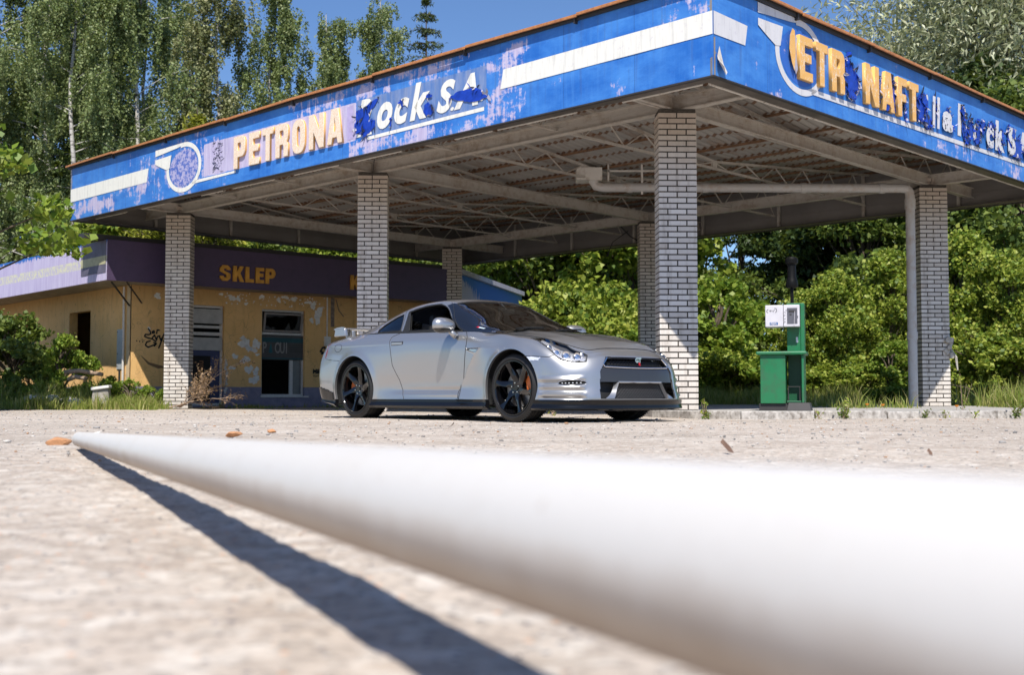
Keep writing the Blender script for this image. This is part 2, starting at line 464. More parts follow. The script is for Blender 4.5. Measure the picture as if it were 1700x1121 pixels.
M_or_peel = orange_mat('peeling_orange', .13); M_or = orange_mat('orange_plastic', -.03)

# --- glyphs -------------------------------------------------------
def glyph(ch, w, h, t, b):
    if ch == 'P': return [[(0, 0), (t, 0), (t, .36 * h), (w - .09, .36 * h), (w - .03, .36 * h + .03), (w, .36 * h + .09), (w, h - .09), (w - .03, h - .03), (w - .09, h), (0, h)],
                          [(t, .36 * h + b), (w - t - .02, .36 * h + b), (w - t, .36 * h + b + .03), (w - t, h - b - .03), (w - t - .02, h - b), (t, h - b)]]
    if ch == 'R': return [[(0, 0), (t, 0), (t, .38 * h), (w - t - .03, .38 * h), (w - t, .33 * h), (w - t, 0), (w, 0), (w, .36 * h), (w - .05, .46 * h), (w, .54 * h), (w, h - .09), (w - .03, h - .03), (w - .09, h), (0, h)],
                          [(t, .38 * h + b), (w - t - .02, .38 * h + b), (w - t, .38 * h + b + .03), (w - t, h - b - .03), (w - t - .02, h - b), (t, h - b)]]
    if ch == 'E': return [[(0, 0), (w, 0), (w, b), (t, b), (t, .42 * h), (.9 * w, .42 * h), (.9 * w, .42 * h + b), (t, .42 * h + b), (t, h - b), (w, h - b), (w, h), (0, h)]]
    if ch == 'F': return [[(0, 0), (t, 0), (t, .40 * h), (.9 * w, .40 * h), (.9 * w, .40 * h + b), (t, .40 * h + b), (t, h - b), (w, h - b), (w, h), (0, h)]]
    if ch == 'T': return [[(w / 2 - t / 2, 0), (w / 2 + t / 2, 0), (w / 2 + t / 2, h - b), (w, h - b), (w, h), (0, h), (0, h - b), (w / 2 - t / 2, h - b)]]
    if ch == 'L': return [[(0, 0), (w, 0), (w, b), (t, b), (t, h), (0, h)]]
    if ch == 'N': return [[(0, 0), (t, 0), (t, .52 * h), (w - t, 0), (w, 0), (w, h), (w - t, h), (w - t, .48 * h), (t, h), (0, h)]]
    if ch == 'A': return [[(0, 0), (.28 * w, 0), (.34 * w, .18 * h), (.66 * w, .18 * h), (.72 * w, 0), (w, 0), (.71 * w, h), (.29 * w, h)], [(.40 * w, .34 * h), (.60 * w, .34 * h), (.5 * w, .84 * h)]]
    if ch == 'O':
        o = [(w / 2 + (w / 2) * math.copysign(abs(math.cos(q)) ** .75, math.cos(q)), h / 2 + h / 2 * math.copysign(abs(math.sin(q)) ** .62, math.sin(q))) for q in [k * math.pi / 16 for k in range(32)]]
        i = [(w / 2 + (w / 2 - t) * math.copysign(abs(math.cos(q)) ** .75, math.cos(q)), h / 2 + (h / 2 - b) * math.copysign(abs(math.sin(q)) ** .62, math.sin(q))) for q in [k * math.pi / 16 for k in range(32)]]
        return [o, i]
    if ch == 'K': return [[(0, 0), (t, 0), (t, .27 * h), (.42 * w, .40 * h), (w - t, 0), (w, 0), (.64 * w, .55 * h), (w * .98, h), (w - t - .02, h), (t, .60 * h), (t, h), (0, h)]]
    if ch == 'S': return [[(0, .3 * h), (0, .07), (.07, 0), (w - .07, 0), (w, .07), (w, .46 * h), (w - .07, .54 * h), (t, .66 * h), (t, h - b), (w - t, h - b), (w - t, .72 * h), (w, .72 * h), (w, h - .07), (w - .07, h), (.07, h), (0, h - .07), (0, .60 * h), (.07, .52 * h), (w - t, .40 * h), (w - t, b), (t, b), (t, .3 * h)]]
def curve_mesh(loops, depth, name, mat, bevel=0):
    cu = bpy.data.curves.new('tmp_curve', 'CURVE'); cu.dimensions = '2D'; cu.fill_mode = 'BOTH'
    for lp in loops:
        sp = cu.splines.new('POLY'); sp.points.add(len(lp) - 1)
        for p, (x, y) in zip(sp.points, lp): p.co = (x, y, 0, 1)
        sp.use_cyclic_u = True
    cu.extrude = depth / 2; cu.bevel_depth = bevel
    return conv(cu, name, mat, depth / 2)
def conv(cu, name, mat, dz):
    ob = bpy.data.objects.new('tmp_curve', cu); COL.objects.link(ob)
    me = bpy.data.meshes.new_from_object(ob)
    bpy.data.objects.remove(ob); bpy.data.curves.remove(cu)
    me.name = name; me.materials.clear(); me.materials.append(mat)
    me.transform(Matrix.Translation((0, 0, dz)))
    return me
def text_mesh(body, size, depth, mat, off=0.0, shear=0.0, xs=1.0):
    cu = bpy.data.curves.new('tmp_curve', 'FONT'); cu.body = body; cu.size = size; cu.extrude = depth / 2; cu.offset = off; cu.shear = shear
    cu.resolution_u = 4
    me = conv(cu, 'writing', mat, depth / 2)
    me.transform(Matrix.Diagonal((xs, 1, 1, 1)))
    return me
def T(x, y, z=0): return Matrix.Translation((x, y, z))
def put_letter(ch, x, y, w, h, t, b, depth, fr, parent, mat, name='letter', tilt=0, lift=.02):
    me = curve_mesh(glyph(ch, w, h, t, b), depth, name, mat, .004)
    return link_obj(name, me, parent, fr @ T(x, y, lift) @ Matrix.Rotation(tilt, 4, 'Z'))

# --- fascia panels ------------------------------------------------
def panel(fr, x0, x1, mat, name='fascia_panel'):
    mb = MB(); n = max(2, int(abs(x1 - x0) / .6)); rr = random.Random(int(abs(x1 * 7)))
    V = []; nz = 5
    for i in range(n + 1):
        for j in range(nz + 1):
            x = x0 + (x1 - x0) * i / n; y = HB + (HT - HB) * j / nz
            V.append((x, y, rr.uniform(-.003, .003) if 0 < j < nz and 0 < i < n else 0))
    F = [(i * (nz + 1) + j, (i + 1) * (nz + 1) + j, (i + 1) * (nz + 1) + j + 1, i * (nz + 1) + j + 1) for i in range(n) for j in range(nz)]
    mb.add(V, F); mb.cur = 1
    mb.mm((x0, HB, -.045), (x1, HT, -.012))
    for j in range(1, 4): mb.mm((x0, HB + .28 * j - .012, -.062), (x1, HB + .28 * j + .012, -.047))
    return mb.build(name, [mat, M_back], canopy, fr)
fascL = panel(FL, -LA, 0, M_fl)
fascL['label'] = 'front blue fascia with peeling raised letters and two white stripes'
fascR = panel(FR, 0.0, LB, M_fr)
fascR['label'] = 'side blue fascia with torn film and orange letters'
K2p = K1 + Av * LA; K4p = K1 + Bv * LB; K3p = K2p + Bv * LB
FBk = SCC @ frame(K4p, Av); fB = panel(FBk, 0, LA, M_fl)
FLs = SCC @ frame(K2p, -Bv); fS = panel(FLs, -LB, 0, M_fr)
# stripes and emblem on the left-hand front
def stripe(fr, par, pts, mat=None, z=.006, name='white_stripe'):
    mb = MB(); mb.sheet(pts, z); return mb.build(name, mat or M_white, par, fr)
stripe(FL, fascL, [(-LA + .002, 4.45), (-13.31, 4.475), (-13.24, 4.745), (-LA + .002, 4.73)])
stripe(FL, fascL, [(-3.53, 4.53), (-.004, 4.55), (-.004, 4.83), (-3.47, 4.80)])
stripe(FR, fascR, [(.004, 4.55), (.68, 4.555), (.735, 4.81), (.004, 4.83)], M_white2)
def emblem(fr, par, cx, cy, rx, ry, mat, matfill, xl, s, z=.006):
    # winged ring: an oval band, two fins to the left and an underline to the right
    n = 40; out = []; inn = []
    V = []; F = []
    for k in range(n + 1):
        q = math.pi * (.56 - 1.66 * k / n)
        w = .135 if True else 0
        V.append((cx + rx * math.cos(q), cy + ry * math.sin(q), z)); V.append((cx + (rx - .10) * math.cos(q), cy + (ry - .085) * math.sin(q), z))
    F = [(2 * i, 2 * i + 2, 2 * i + 3, 2 * i + 1) for i in range(n)]
    mb = MB(); mb.add(V, F)
    # top fin: from the left joins the crown of the ring
    top = [(xl, cy + ry * .98), (xl, cy + ry * .72), (cx - rx * .35, cy + ry * .80 + .02), (cx - rx * .1, cy + ry * .885), (cx + .0, cy + ry * .995)]
    mb.sheet(top, z + .002)
    # lower fin curves into the left side of the ring
    low = [(xl, cy + ry * .58), (xl, cy + ry * .40), (cx - rx * 1.28, cy + ry * .20), (cx - rx * .99, cy + ry * .06), (cx - rx * .80, cy + ry * .1), (cx - rx * .70, cy + ry * .62), (cx - rx * 1.1, cy + ry * .60)]
    mb.sheet(low, z + .004)
    mb.build('emblem', mat, par, fr)
    mb = MB(); mb.sheet([(cx + (rx - .13) * math.cos(k * math.pi / 16), cy - .01 + (ry - .13) * math.sin(k * math.pi / 16)) for k in range(32)], z - .002)
    mb.build('emblem_oval', matfill, par, fr)
def oval_mat(name, a, b, t):
    g = NG(name); o = g.obj(); n = g.noise(o, 9, 7, .75)
    return g.pbr(g.mix(g.step(n, t, t + .06), a, b), .6)
emblem(FL, fascL, -11.93, 4.585, .63, .475, M_white, oval_mat('worn_oval_front', (.07, .13, .45), (.42, .40, .60), .46), -12.98, 1)
emblem(FR, fascR, 1.99, 4.68, .62, .50, M_white2, oval_mat('worn_oval_side', (.03, .13, .50), (.40, .37, .58), .60), .97, 1)
stripe(FL, fascL, [(-11.64, 4.225), (-10.15, 4.245), (-10.15, 4.285), (-11.60, 4.285)], M_white, name='underline')
stripe(FL, fascL, [(-6.47, 4.262), (-3.85, 4.285), (-3.85, 4.342), (-6.44, 4.316)], M_white, name='underline')
stripe(FR, fascR, [(2.25, 4.245), (9.6, 4.325), (11.7, 4.33), (11.7, 4.40), (9.4, 4.385), (2.28, 4.32)], M_white2, name='underline')
for ch, x, w, y in (('P', -10.17, .385, 4.305), ('E', -9.69, .345, 4.305), ('T', -9.28, .355, 4.31), ('R', -8.885, .39, 4.315), ('O', -8.405, .385, 4.31), ('N', -7.935, .435, 4.32), ('A', -7.44, .425, 4.325)):
    put_letter(ch, x + .008, y, w - .035, .562, .118, .105, .036, FL, fascL, M_or_peel, lift=.004)
for ch, x, w, y in (('E', 1.885, .35, 4.385), ('T', 2.30, .335, 4.385), ('R', 2.72, .375, 4.385), ('N', 3.67, .425, 4.385), ('A', 4.165, .41, 4.385), ('F', 4.665, .315, 4.385), ('T', 5.035, .335, 4.385)):
    put_letter(ch, x + .01, y, w - .03, .57, .12, .108, .048, FR, fascR, M_or, lift=.004)
def word(txt, size, x, y, fr, par, mat, off, shear, xs, z=.007, name='writing'):
    me = text_mesh(txt, size, .002, mat, off, shear, xs); o = link_obj(name, me, par, fr @ T(x, y, z)); return o
def fit(ch, x0, x1, y0, y1, fr, par, mat, off, shear, z=.007):
    me = text_mesh(ch, .6, .002, mat, off, shear)
    co = np.array([v.co[:] for v in me.vertices]); lo, hi = co.min(0), co.max(0)
    me.transform(Matrix.Translation((x0, y0, 0)) @ Matrix.Diagonal(((x1 - x0) / (hi[0] - lo[0]), (y1 - y0) / (hi[1] - lo[1]), 1, 1)) @ Matrix.Translation((-lo[0], -lo[1], 0)))
    return link_obj('writing', me, par, fr @ T(0, 0, z))
for s_, x0, x1, y0, y1 in (('R', -6.72, -6.33, 4.34, 4.92), ('o', -6.21, -5.84, 4.38, 4.79), ('c', -5.80, -5.45, 4.39, 4.78), ('k', -5.44, -4.99, 4.39, 4.95), ('S', -4.84, -4.44, 4.395, 4.87), ('.', -4.54, -4.47, 4.395, 4.45), ('A', -4.47, -3.97, 4.395, 4.87), ('.', -3.93, -3.85, 4.43, 4.52)):
    fit(s_, x0, x1, y0, y1, FL, fascL, M_white, .024, .30)
for s_, x0, x1, y0, y1 in (('i', 5.66, 5.78, 4.42, 4.90), ('l', 5.86, 5.98, 4.40, 4.90), ('l', 6.02, 6.14, 4.41, 4.91), ('a', 6.22, 6.60, 4.42, 4.74), ('R', 6.84, 7.26, 4.44, 4.97), ('o', 7.44, 7.78, 4.42, 4.77), ('c', 7.92, 8.24, 4.42, 4.78), ('k', 8.28, 8.68, 4.42, 4.94), ('S', 8.84, 9.20, 4.44, 4.92), ('.', 9.24, 9.30, 4.44, 4.50), ('A', 9.36, 9.82, 4.44, 4.94), ('.', 9.88, 9.95, 4.44, 4.51)):
    fit(s_, x0, x1, y0, y1, FR, fascR, M_white2, .030, .10, .007 if s_ in 'RoiA' else .036)
# ragged patches where the film is torn off, with curled scraps
def ragged(cx, cy, rx, ry, rr, n=46, rough=.28, ang=0):
    P = []
    ph = [rr.uniform(0, 6.28) for _ in range(5)]
    for k in range(n):
        q = 2 * math.pi * k / n
        f = 1 + rough * (.5 * math.sin(2 * q + ph[0]) + .35 * math.sin(3 * q + ph[1]) + .25 * math.sin(7 * q + ph[2]) + .22 * rr.uniform(-1, 1))
        x, y = rx * f * math.cos(q), ry * f * math.sin(q)
        P.append((cx + x * math.cos(ang) - y * math.sin(ang), cy + x * math.sin(ang) + y * math.cos(ang)))
    return P
M_scrapw = flat('torn_scrap_light', (.42, .40, .48), .6, var=.2); M_scrapd = flat('torn_scrap_dark', (.02, .025, .06), .5, var=.3)
def torn(fr, par, spots, seed, dens, mats=None):
    rr = random.Random(seed)
    mb = MB(); sc = MB()
    for i, (x, y, rx, ry, ang) in enumerate(spots):
        P = ragged(x, y, rx, ry, rr, ang=ang)
        mb.sheet(P, .0105 + .0012 * i)
        for k in range(int(dens * (rx + ry) * 60)):
            q = rr.choice(P); L = rr.uniform(.03, .13); an = rr.uniform(0, 6.28) if rr.random() < .4 else rr.gauss(-1.2, .6)
            w = rr.uniform(.006, .030); dx, dy = math.cos(an), math.sin(an)
            sc.cur = rr.choice([0, 1, 1, 1, 2, 2])
            z0 = .012
            V = [(q[0] - dy * w, q[1] + dx * w, z0), (q[0] + dy * w, q[1] - dx * w, z0), (q[0] + dx * L * .6 + dy * w * .7, q[1] + dy * L * .6 - dx * w * .7, z0 + rr.uniform(.01, .04)), (q[0] + dx * L * .6 - dy * w * .7, q[1] + dy * L * .6 + dx * w * .7, z0 + rr.uniform(.01, .04)), (q[0] + dx * L, q[1] + dy * L, z0 + rr.uniform(-.005, .06))]
            sc.add(V, [(0, 1, 2, 3), (3, 2, 4)])
    mb.each('torn_patch', M_dblue, par, fr)
    o = sc.build('torn_scraps', [M_scrapw, M_scrapd, M_dblue], par, fr); o['kind'] = 'stuff'
torn(FL, fascL, [(-6.58, 4.60, .145, .22, 0), (-6.42, 4.76, .20, .08, .4), (-6.40, 4.45, .16, .09, .5), (-6.66, 4.52, .10, .12, 0), (-5.02, 4.50, .10, .10, -.9), (-4.15, 4.555, .38, .085, -.1), (-5.0, 4.70, .07, .03, 0), (-5.62, 4.70, .03, .06, .4), (-5.87, 4.44, .02, .07, 0)], 4, .42)
torn(FR, fascR, [(3.33, 4.68, .20, .26, .1), (4.12, 4.70, .05, .20, 0), (4.60, 4.66, .06, .22, 0), (4.98, 4.56, .05, .17, 0), (5.50, 4.64, .14, .24, .2), (5.72, 4.48, .13, .12, 0), (6.02, 4.80, .05, .13, .2), (6.42, 4.66, .18, .10, .9),
                 (7.05, 4.66, .08, .22, .1), (7.33, 4.62, .13, .15, -.5), (7.15, 4.50, .10, .16, .3), (7.62, 4.62, .07, .22, .1), (7.82, 4.74, .12, .12, .4), (8.05, 4.60, .06, .20, -.2), (8.30, 4.74, .06, .10, .4), (8.45, 4.52, .07, .12, 0), (8.95, 4.68, .10, .22, .3), (9.30, 4.60, .16, .22, -.3), (9.8, 4.6, .18, .2, .2), (10.3, 4.65, .15, .2, .5), (5.62, 4.78, .08, .12, .5), (6.60, 4.50, .05, .06, 0), (7.0, 4.85, .05, .08, 0), (7.55, 4.46, .10, .05, .4), (8.10, 4.80, .09, .06, -.5), (8.62, 4.70, .06, .12, .2), (9.1, 4.82, .08, .08, .6), (3.32, 4.42, .10, .06, 0), (4.35, 4.44, .08, .05, .3)], 9, 1.5)
# silver/orange curl left of the first side letter
mb = MB()
P0 = [(1.80, 4.96), (1.87, 4.90), (1.83, 4.72), (1.88, 4.50), (1.83, 4.42), (1.76, 4.60), (1.72, 4.82)]
mb.sheet(P0, .03); mb.sheet([(1.72, 5.0), (1.78, 4.98), (1.80, 4.7), (1.76, 4.45), (1.70, 4.55), (1.64, 4.72), (1.66, 4.9)], .05); mb.m[1] = 1
mb.build('peeled_curl', [M_scrapw, M_or], fascR, FR)
# emblem letters and the ghost of a removed letter on the front
rr = random.Random(8); mb = MB()
for k in range(70):
    x = -10.93 + rr.uniform(0, .30); y = 4.33 + rr.uniform(0, .55); L = rr.uniform(.02, .12); a = rr.choice([0, 0, 1.57]) + rr.gauss(0, .35); w = rr.uniform(.002, .007)
    dx, dy = math.cos(a) * L, math.sin(a) * L
    mb.bar((x, y, .006), (x + dx, y + dy, .006), w, .004)
mb.build('glue_marks', M_scrapd, fascL, FL)
stripe(FL, fascL, [(-6.95, 4.33), (-6.80, 4.34), (-6.82, 4.88), (-6.97, 4.87)], M_mauvefilm, .004, 'letter_ghost')
# bent metal at the corner
mb = MB(); mb.add([(.07, 4.30, .01), (.20, 4.22, .01), (.22, 4.12, .05), (.13, 4.06, .09), (.05, 4.14, .12), (.02, 4.24, .05), (.10, 4.42, .02)], [(0, 1, 2, 5), (5, 2, 3, 4), (0, 6, 1)])
mb.build('bent_corner_metal', M_steel_w, fascR, FR)
# --- rail along the top, cap, soffit -----------------------------
def rail(fr, x0, x1, seed):
    mb = MB(); rr = random.Random(seed); L = x1 - x0; n = max(3, int(L / 1.95)); mb2 = MB(); mb3 = MB()
    for k in range(n):
        xa = x0 + L * k / n; xb = x0 + L * (k + 1) / n
        ya = HT + .035 + rr.uniform(-.012, .012); yb = HT + .035 + rr.uniform(-.012, .012)
        mb.bar((xa + .01, ya, .085), (xb + .005, yb, .085 + rr.uniform(-.01, .01)), .040, .024)
        mb2.mm((xb - .07, HT - .06, .0015), (xb - .04, HT + .05, .06))
    mb3.mm((x0, HT - .02, -.10), (x1, HT + .03, .035)); mb3.mm((x0, HT + .034, -.10), (x1, HT + .052, .07))
    mb.each('edge_rail', M_rail, canopy, fr, bevel=.005); mb2.each('rail_bracket', M_dark, canopy, fr); mb3.build('roof_upstand', M_dark, canopy, fr)
rail(FL, -LA - .1, .02, 1); rail(FR, -.06, LB, 2)
def ring(name, d0, d1, z0, z1, mat):
    mb = MB()
    mb.mm((d0, d0, z0), (LA - d0, d1, z1)); mb.mm((d0, LB - d1, z0), (LA - d0, LB - d0, z1))
    mb.mm((d0, d1 + .001, z0 + .001), (d1, LB - d1 - .001, z1 - .001)); mb.mm((LA - d1, d1 + .001, z0 + .001), (LA - d0, LB - d1 - .001, z1 - .001))
    return mb.build(name, mat, canopy, MAB)
ring('soffit_strip', .07, .25, HB + .005, HB + .03, flat('soffit_metal', (.10, .085, .075), .5, 0, .35, 2))
mb = MB(); rr = random.Random(14)
for k in range(9):
    q0 = .3 + (LA - .6) * (k + rr.uniform(0, .25)) / 9; q1 = q0 + rr.uniform(.5, 1.55); mb.mm((q0, .262, HB - .004), (min(q1, LA - .3), .285, HB + .028))
    q0 = .3 + (LB - .6) * k / 9; mb.mm((.262, q0 + .01, HB - .004), (.285, q0 + (LB - .6) / 9 - .01, HB + .028))
mb.each('rim_angle', M_steel_w, canopy, MAB)
ring('drip_edge', -.012, .05, HB - .016, HB + .002, M_dark)
# --- roof sheets and purlins -------------------------------------
def zr(b):
    m = LB / 2
    return 4.52 + .56 * abs(b - m) / m
na = int((LA - .2) / .028); aa = np.linspace(.014, LA - .014, na)
V = []; F = []
nb = 11; bb = np.linspace(.014, LB - .014, nb + 1)
for j in range(nb):
    ba, bc = bb[j], min(bb[j + 1] + .05, LB - .013)
    for b in (ba, bc):
        z = zr(b) + .018 * np.sin(aa * 2 * np.pi / .145) + (.018 if b == ba else 0)
        V.append(np.stack([aa, np.full(na, b), z], -1))
    k0 = 2 * j * na
    i = np.arange(na - 1)
    F.append(np.stack([k0 + i, k0 + i + 1, k0 + na + i + 1, k0 + na + i], -1))
link_obj('roof_sheet', np_mesh('roof_sheet', np.concatenate(V), np.concatenate(F), [M_corr], smooth=True), canopy, MAB)
mb = MB()
for j in range(nb + 1):
    b = min(max(bb[j], .075), LB - .075); mb.mm((.1, b - .012, zr(b) - .062), (LA - .1, b + .012, zr(b) - .022))
mb.each('purlin', M_rust, canopy, MAB)
# --- trusses ------------------------------------------------------
rr = random.Random(2)
at_ = [(a0n + sA * i / 3) / KC for i in range(-1, 9)]
at_ = [a for a in at_ if .5 < a < LA - .4] + [.55]
for a in at_:
    da = .16 if any(abs(a * KC - (a0n + sA * q)) < .05 for q in range(3)) else 0
    a = a + da
    mb = MB(); m = LB / 2; zl = 4.315
    for s0, s1 in ((.12, m), (m, LB - .12)):
        mb.bar((a, s0, zr(s0) - .085), (a, s1, zr(s1) - .085), .055, .04)
    mb.bar((a, .3, zl), (a, LB - .3, zl), .05, .035)
    n = 22; st = (LB - .6) / n
    for k in range(n):
        bA = .3 + st * k; bB = bA + st
        zt = zr((bA if k % 2 else bB)) - .09
        if k % 2: mb.tube([(a, bA, zt), (a, bB, zl)], .0135, 5)
        else: mb.tube([(a, bA, zl), (a, bB, zt)], .0135, 5)
    mb.bar((a, m, zl), (a, m, zr(m) - .08), .12, .05)
    mb.build('roof_truss', M_steel, canopy, MAB)
# --- beams --------------------------------------------------------
def beam(p, q, z0, h, w=.11):
    mb = MB(); p = Vector(p); q = Vector(q)
    c = (0, 0, z0)
    mb.bar((p.x, p.y, z0 + h / 2), (q.x, q.y, z0 + h / 2), .016, h)
    mb.bar((p.x, p.y, z0 + .009), (q.x, q.y, z0 + .009), w, .018)
    mb.bar((p.x, p.y, z0 + h - .009), (q.x, q.y, z0 + h - .009), w, .018)
    mb.bar((p.x, p.y, z0 + h * .55), (q.x, q.y, z0 + h * .55), .024, .006)
    return mb.build('main_beam', M_steel, canopy, MABn)
for b in (b0n, b0n + sB): beam((.12, b), (LAn - .12, b), ZB + .002, .205)
for i in range(3):
    a = a0n + sA * i
    beam((a, .12), (a, b0n - .06), ZB + .005, .20); beam((a, b0n + .06), (a, b0n + sB - .06), ZB + .005, .20); beam((a, b0n + sB + .06), (a, LBn - .12), ZB + .005, .20)
mb = MB()
for k in range(1, 8):
    for (a, b) in ((LA * k / 8, .09), (LA * k / 8, LB - .09)):
        mb.mm((a - .03, b - .025, HB + .04), (a + .03, b + .025, zr(b) - .07))
for k in range(1, 6):
    for (a, b) in ((.09, LB * k / 6), (LA - .09, LB * k / 6)):
        mb.mm((a - .025, b - .03, HB + .04), (a + .025, b + .03, zr(b) - .07))
mb.each('fascia_post', M_steel, canopy, MAB)
# --- columns ------------------------------------------------------
def column_mesh():
    mb = MB(); rr = random.Random(11)
    W, D, ch, jt = .50, .375, .0755, .0185
    mb.cur = 1; mb.mm((-W / 2 + .008, -D / 2 + .008, 0), (W / 2 - .008, D / 2 - .008, ZB - .004)); mb.cur = 0
    n = int((ZB - .01) / ch)
    for r in range(n):
        z0 = .012 + r * ch; z1 = z0 + ch - jt
        def row(L, odd):
            out = []; x = -L / 2
            segs = ([.125] if odd else []) + [.25] * 4
            for s_ in segs:
                e = min(x + s_, L / 2)
                if e - x > .02: out.append((x, e - jt if e < L / 2 - 1e-4 else e))
                x = e
                if x >= L / 2 - 1e-4: break
            return out
        for sgn in (-1, 1):
            for x0, x1 in row(W, r % 2):
                j = rr.uniform(0, .0015); mb.mm((x0, sgn * (D / 2 - .010), z0), (x1, sgn * (D / 2 + j), z1))
            for y0, y1 in row(D - .02, (r + 1) % 2):
                j = rr.uniform(0, .0015); mb.mm((sgn * (W / 2 - .010), y0, z0 + .0005), (sgn * (W / 2 + j - .0004), y1, z1 - .0005))
    return np_mesh('column', mb.v, mb.f, [M_brick, M_mortar], mb.m)
cme = column_mesh()
for i in range(3):
    for j in range(2):
        p = C3 + Av * sA * i + Bv * sB * j
        link_obj('column', cme, canopy, Matrix.Translation(p) @ Matrix.Rotation(.03, 4, 'Z'))
mb = MB()
for i, j in ((0, 1), (2, 0), (2, 1)):
    p = C3 + Av * sA * i + Bv * sB * j
    for r in range(2):
        for k in range(2): mb.box((p.x - .07 + .14 * k + (.03 if r else 0), p.y + .04, ZB + .035 + r * .076), (.13 if k else .12, .22, .064))
mb.build('column_cap', M_brick, canopy, Matrix.Identity(4))
# broken corner of the far right-hand column: mortar lump and rag of plaster
p = C3 + Bv * sB; mb = MB(); rr = random.Random(3)
for k in range(14): mb.box((p.x + .25 + rr.uniform(-.08, .03), p.y - .17 + rr.uniform(-.05, .03), 1.15 + rr.uniform(-.22, .16)), (rr.uniform(.04, .12), .06, rr.uniform(.04, .1)), Matrix.Rotation(rr.uniform(-.6, .6), 3, 'Y'))
mb.tube([(p.x + .27, p.y - .17, 1.08), (p.x + .36, p.y - .18, .95), (p.x + .39, p.y - .17, .72)], [.03, .025, .012], 6)
mb.build('crumbled_mortar', flat('plaster_grey', (.46, .42, .37), .95, var=.3, scale=20, bump=.6), canopy, Matrix.Identity(4))
# --- drain pipe and its box --------------------------------------
M_pvc = grime('pvc_pipe', (.58, .56, .54), (.40, .22, .10), .4, 2.5, .45, (1, 1, 1))
mb = MB(); yp = 20.75; xv = 7.10; r = .082
mb.tube([(xv, yp, .04), (xv, yp, 3.84)], r, 20, True)
mb.tube([(xv, yp, 1.26), (xv, yp, 1.40)], r + .012, 20); mb.tube([(xv, yp, 3.60), (xv, yp, 3.78)], r + .012, 20)
mb.tube([(xv, yp, 3.80), (xv - .01, yp, 3.90), (xv - .05, yp, 3.955), (xv - .14, yp, 3.97), (1.62, yp, 3.985), (1.50, yp, 4.01), (1.45, yp, 4.09), (1.445, yp, 4.22)], r, 18)
for x in (2.1, 3.45, 5.2, 6.6): mb.tube([(x - .05, yp, 3.985 - .003 * (x - 1.6)), (x + .05, yp, 3.985 - .003 * (x - 1.6))], r + .012, 18)
mb.build('drain_pipe', M_pvc, canopy, Matrix.Identity(4), smooth=True, auto=40)
mb = MB(); mb.mm((1.15, yp - .15, 4.10), (1.60, yp + .25, 4.32)); mb.bar((2.32, yp, 3.86), (2.32, yp, 4.5), .035); mb.bar((1.72, yp, 4.1), (1.72, yp, 4.5), .03); mb.bar((1.7, yp, 4.28), (2.9, yp, 4.28), .03)
mb.build('drain_box', M_steel_w, canopy, Matrix.Identity(4))
# hanging cables
mb = MB()
c2 = C3 + Av * sA - Vector((0, .35, 0))
mb.tube([(c2.x + .05, c2.y, 4.24), (c2.x + .02, c2.y, 3.95), (c2.x + .01, c2.y + .01, 3.72)], .006, 5)
mb.tube([AB(9.5, 10.4, 4.2), AB(9.9, 10.3, 3.95), AB(10.0, 10.2, 3.6)], .012, 5)
mb.tube([AB(9.4, 9.9, 4.3), AB(9.2, 10.1, 4.0), AB(8.7, 10.2, 3.7)], .016, 5)
mb.tube([AB(8.6, 9.5, 4.25), AB(8.4, 9.8, 4.05), AB(8.2, 9.9, 3.95), AB(8.0, 9.9, 4.1)], .010, 5)
mb.each('hanging_cable', M_dark, canopy, Matrix.Identity(4))

# ------------------------------------------------------------------ shop
KS = .885
SC = Matrix.Translation((0, 0, .262)) @ Matrix.Scale(KS, 4) @ Matrix.Translation((0, 0, -.262))
aF = R_(49.5); Fv = Vector((math.sin(aF), math.cos(aF), 0)); a2 = R_(42.5); Lv = Vector((-math.sin(a2), math.cos(a2), 0))
G0 = Vector((-7.27, 29.94, 0)); nF = Vector((Fv.y, -Fv.x, 0))
shop = empty('kiosk_shop', (G0.x * .885, G0.y * .885, 0), 'derelict ochre kiosk shop with a purple fascia and broken windows, behind the canopy', 'shop')
SF = SC @ frame(G0, Fv)                                  # front wall frame, x = s, y = z
WC = Vector((-9.241, 28.315, 0)); SL = SC @ frame(WC, -Lv)  # left wall frame, x = -distance
FC = Vector((-9.385, 27.03, 0)); FF = SC @ frame(FC, Fv); FLf = SC @ frame(FC, -Lv)
def ochre_mat():
    g = NG('ochre_render'); o = g.obj(); X_, Y_, Z_ = g.xyz(o)
    c = g.mix(g.step(g.noise(o, 1.1, 5, .6), .3, .7), (.76, .455, .17), (.84, .53, .235))
    c = g.mix(g.m('MULTIPLY', g.step(g.noise(g.mapv(o, (5, 1, 5)), 1.6, 6, .65), .52, .75), .4), c, (.30, .17, .07))
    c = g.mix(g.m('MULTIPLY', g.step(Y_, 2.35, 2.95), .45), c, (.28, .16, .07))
    plinth = g.m('LESS_THAN', Y_, g.m('ADD', .49, g.m('MULTIPLY', g.noise(o, 3, 2), .012)))
    c = g.mix(plinth, c, g.mix(g.step(g.noise(o, 4, 5), .4, .7), (.22, .20, .27), (.30, .275, .34)))
    ck = g.vor(g.mapv(g.noise(o, 1.2, 2, out='Color'), (1, 1, 1)), 5, 'Distance', 'DISTANCE_TO_EDGE')
    c = g.mix(g.m('MULTIPLY', g.m('LESS_THAN', ck, .006), .5), c, (.10, .06, .03))
    return g.pbr(c, .85, 0, g.bump(g.noise(o, 30, 5), .3, .006), spec=.25)
M_ochre = ochre_mat()
M_plaster = flat('bare_plaster', (.76, .73, .68), .9, var=.15, scale=14, bump=.3)
M_purple = grime('purple_fascia', (.075, .048, .105), (.05, .035, .07), .5, 1.4, .6, (3, 3, .6))
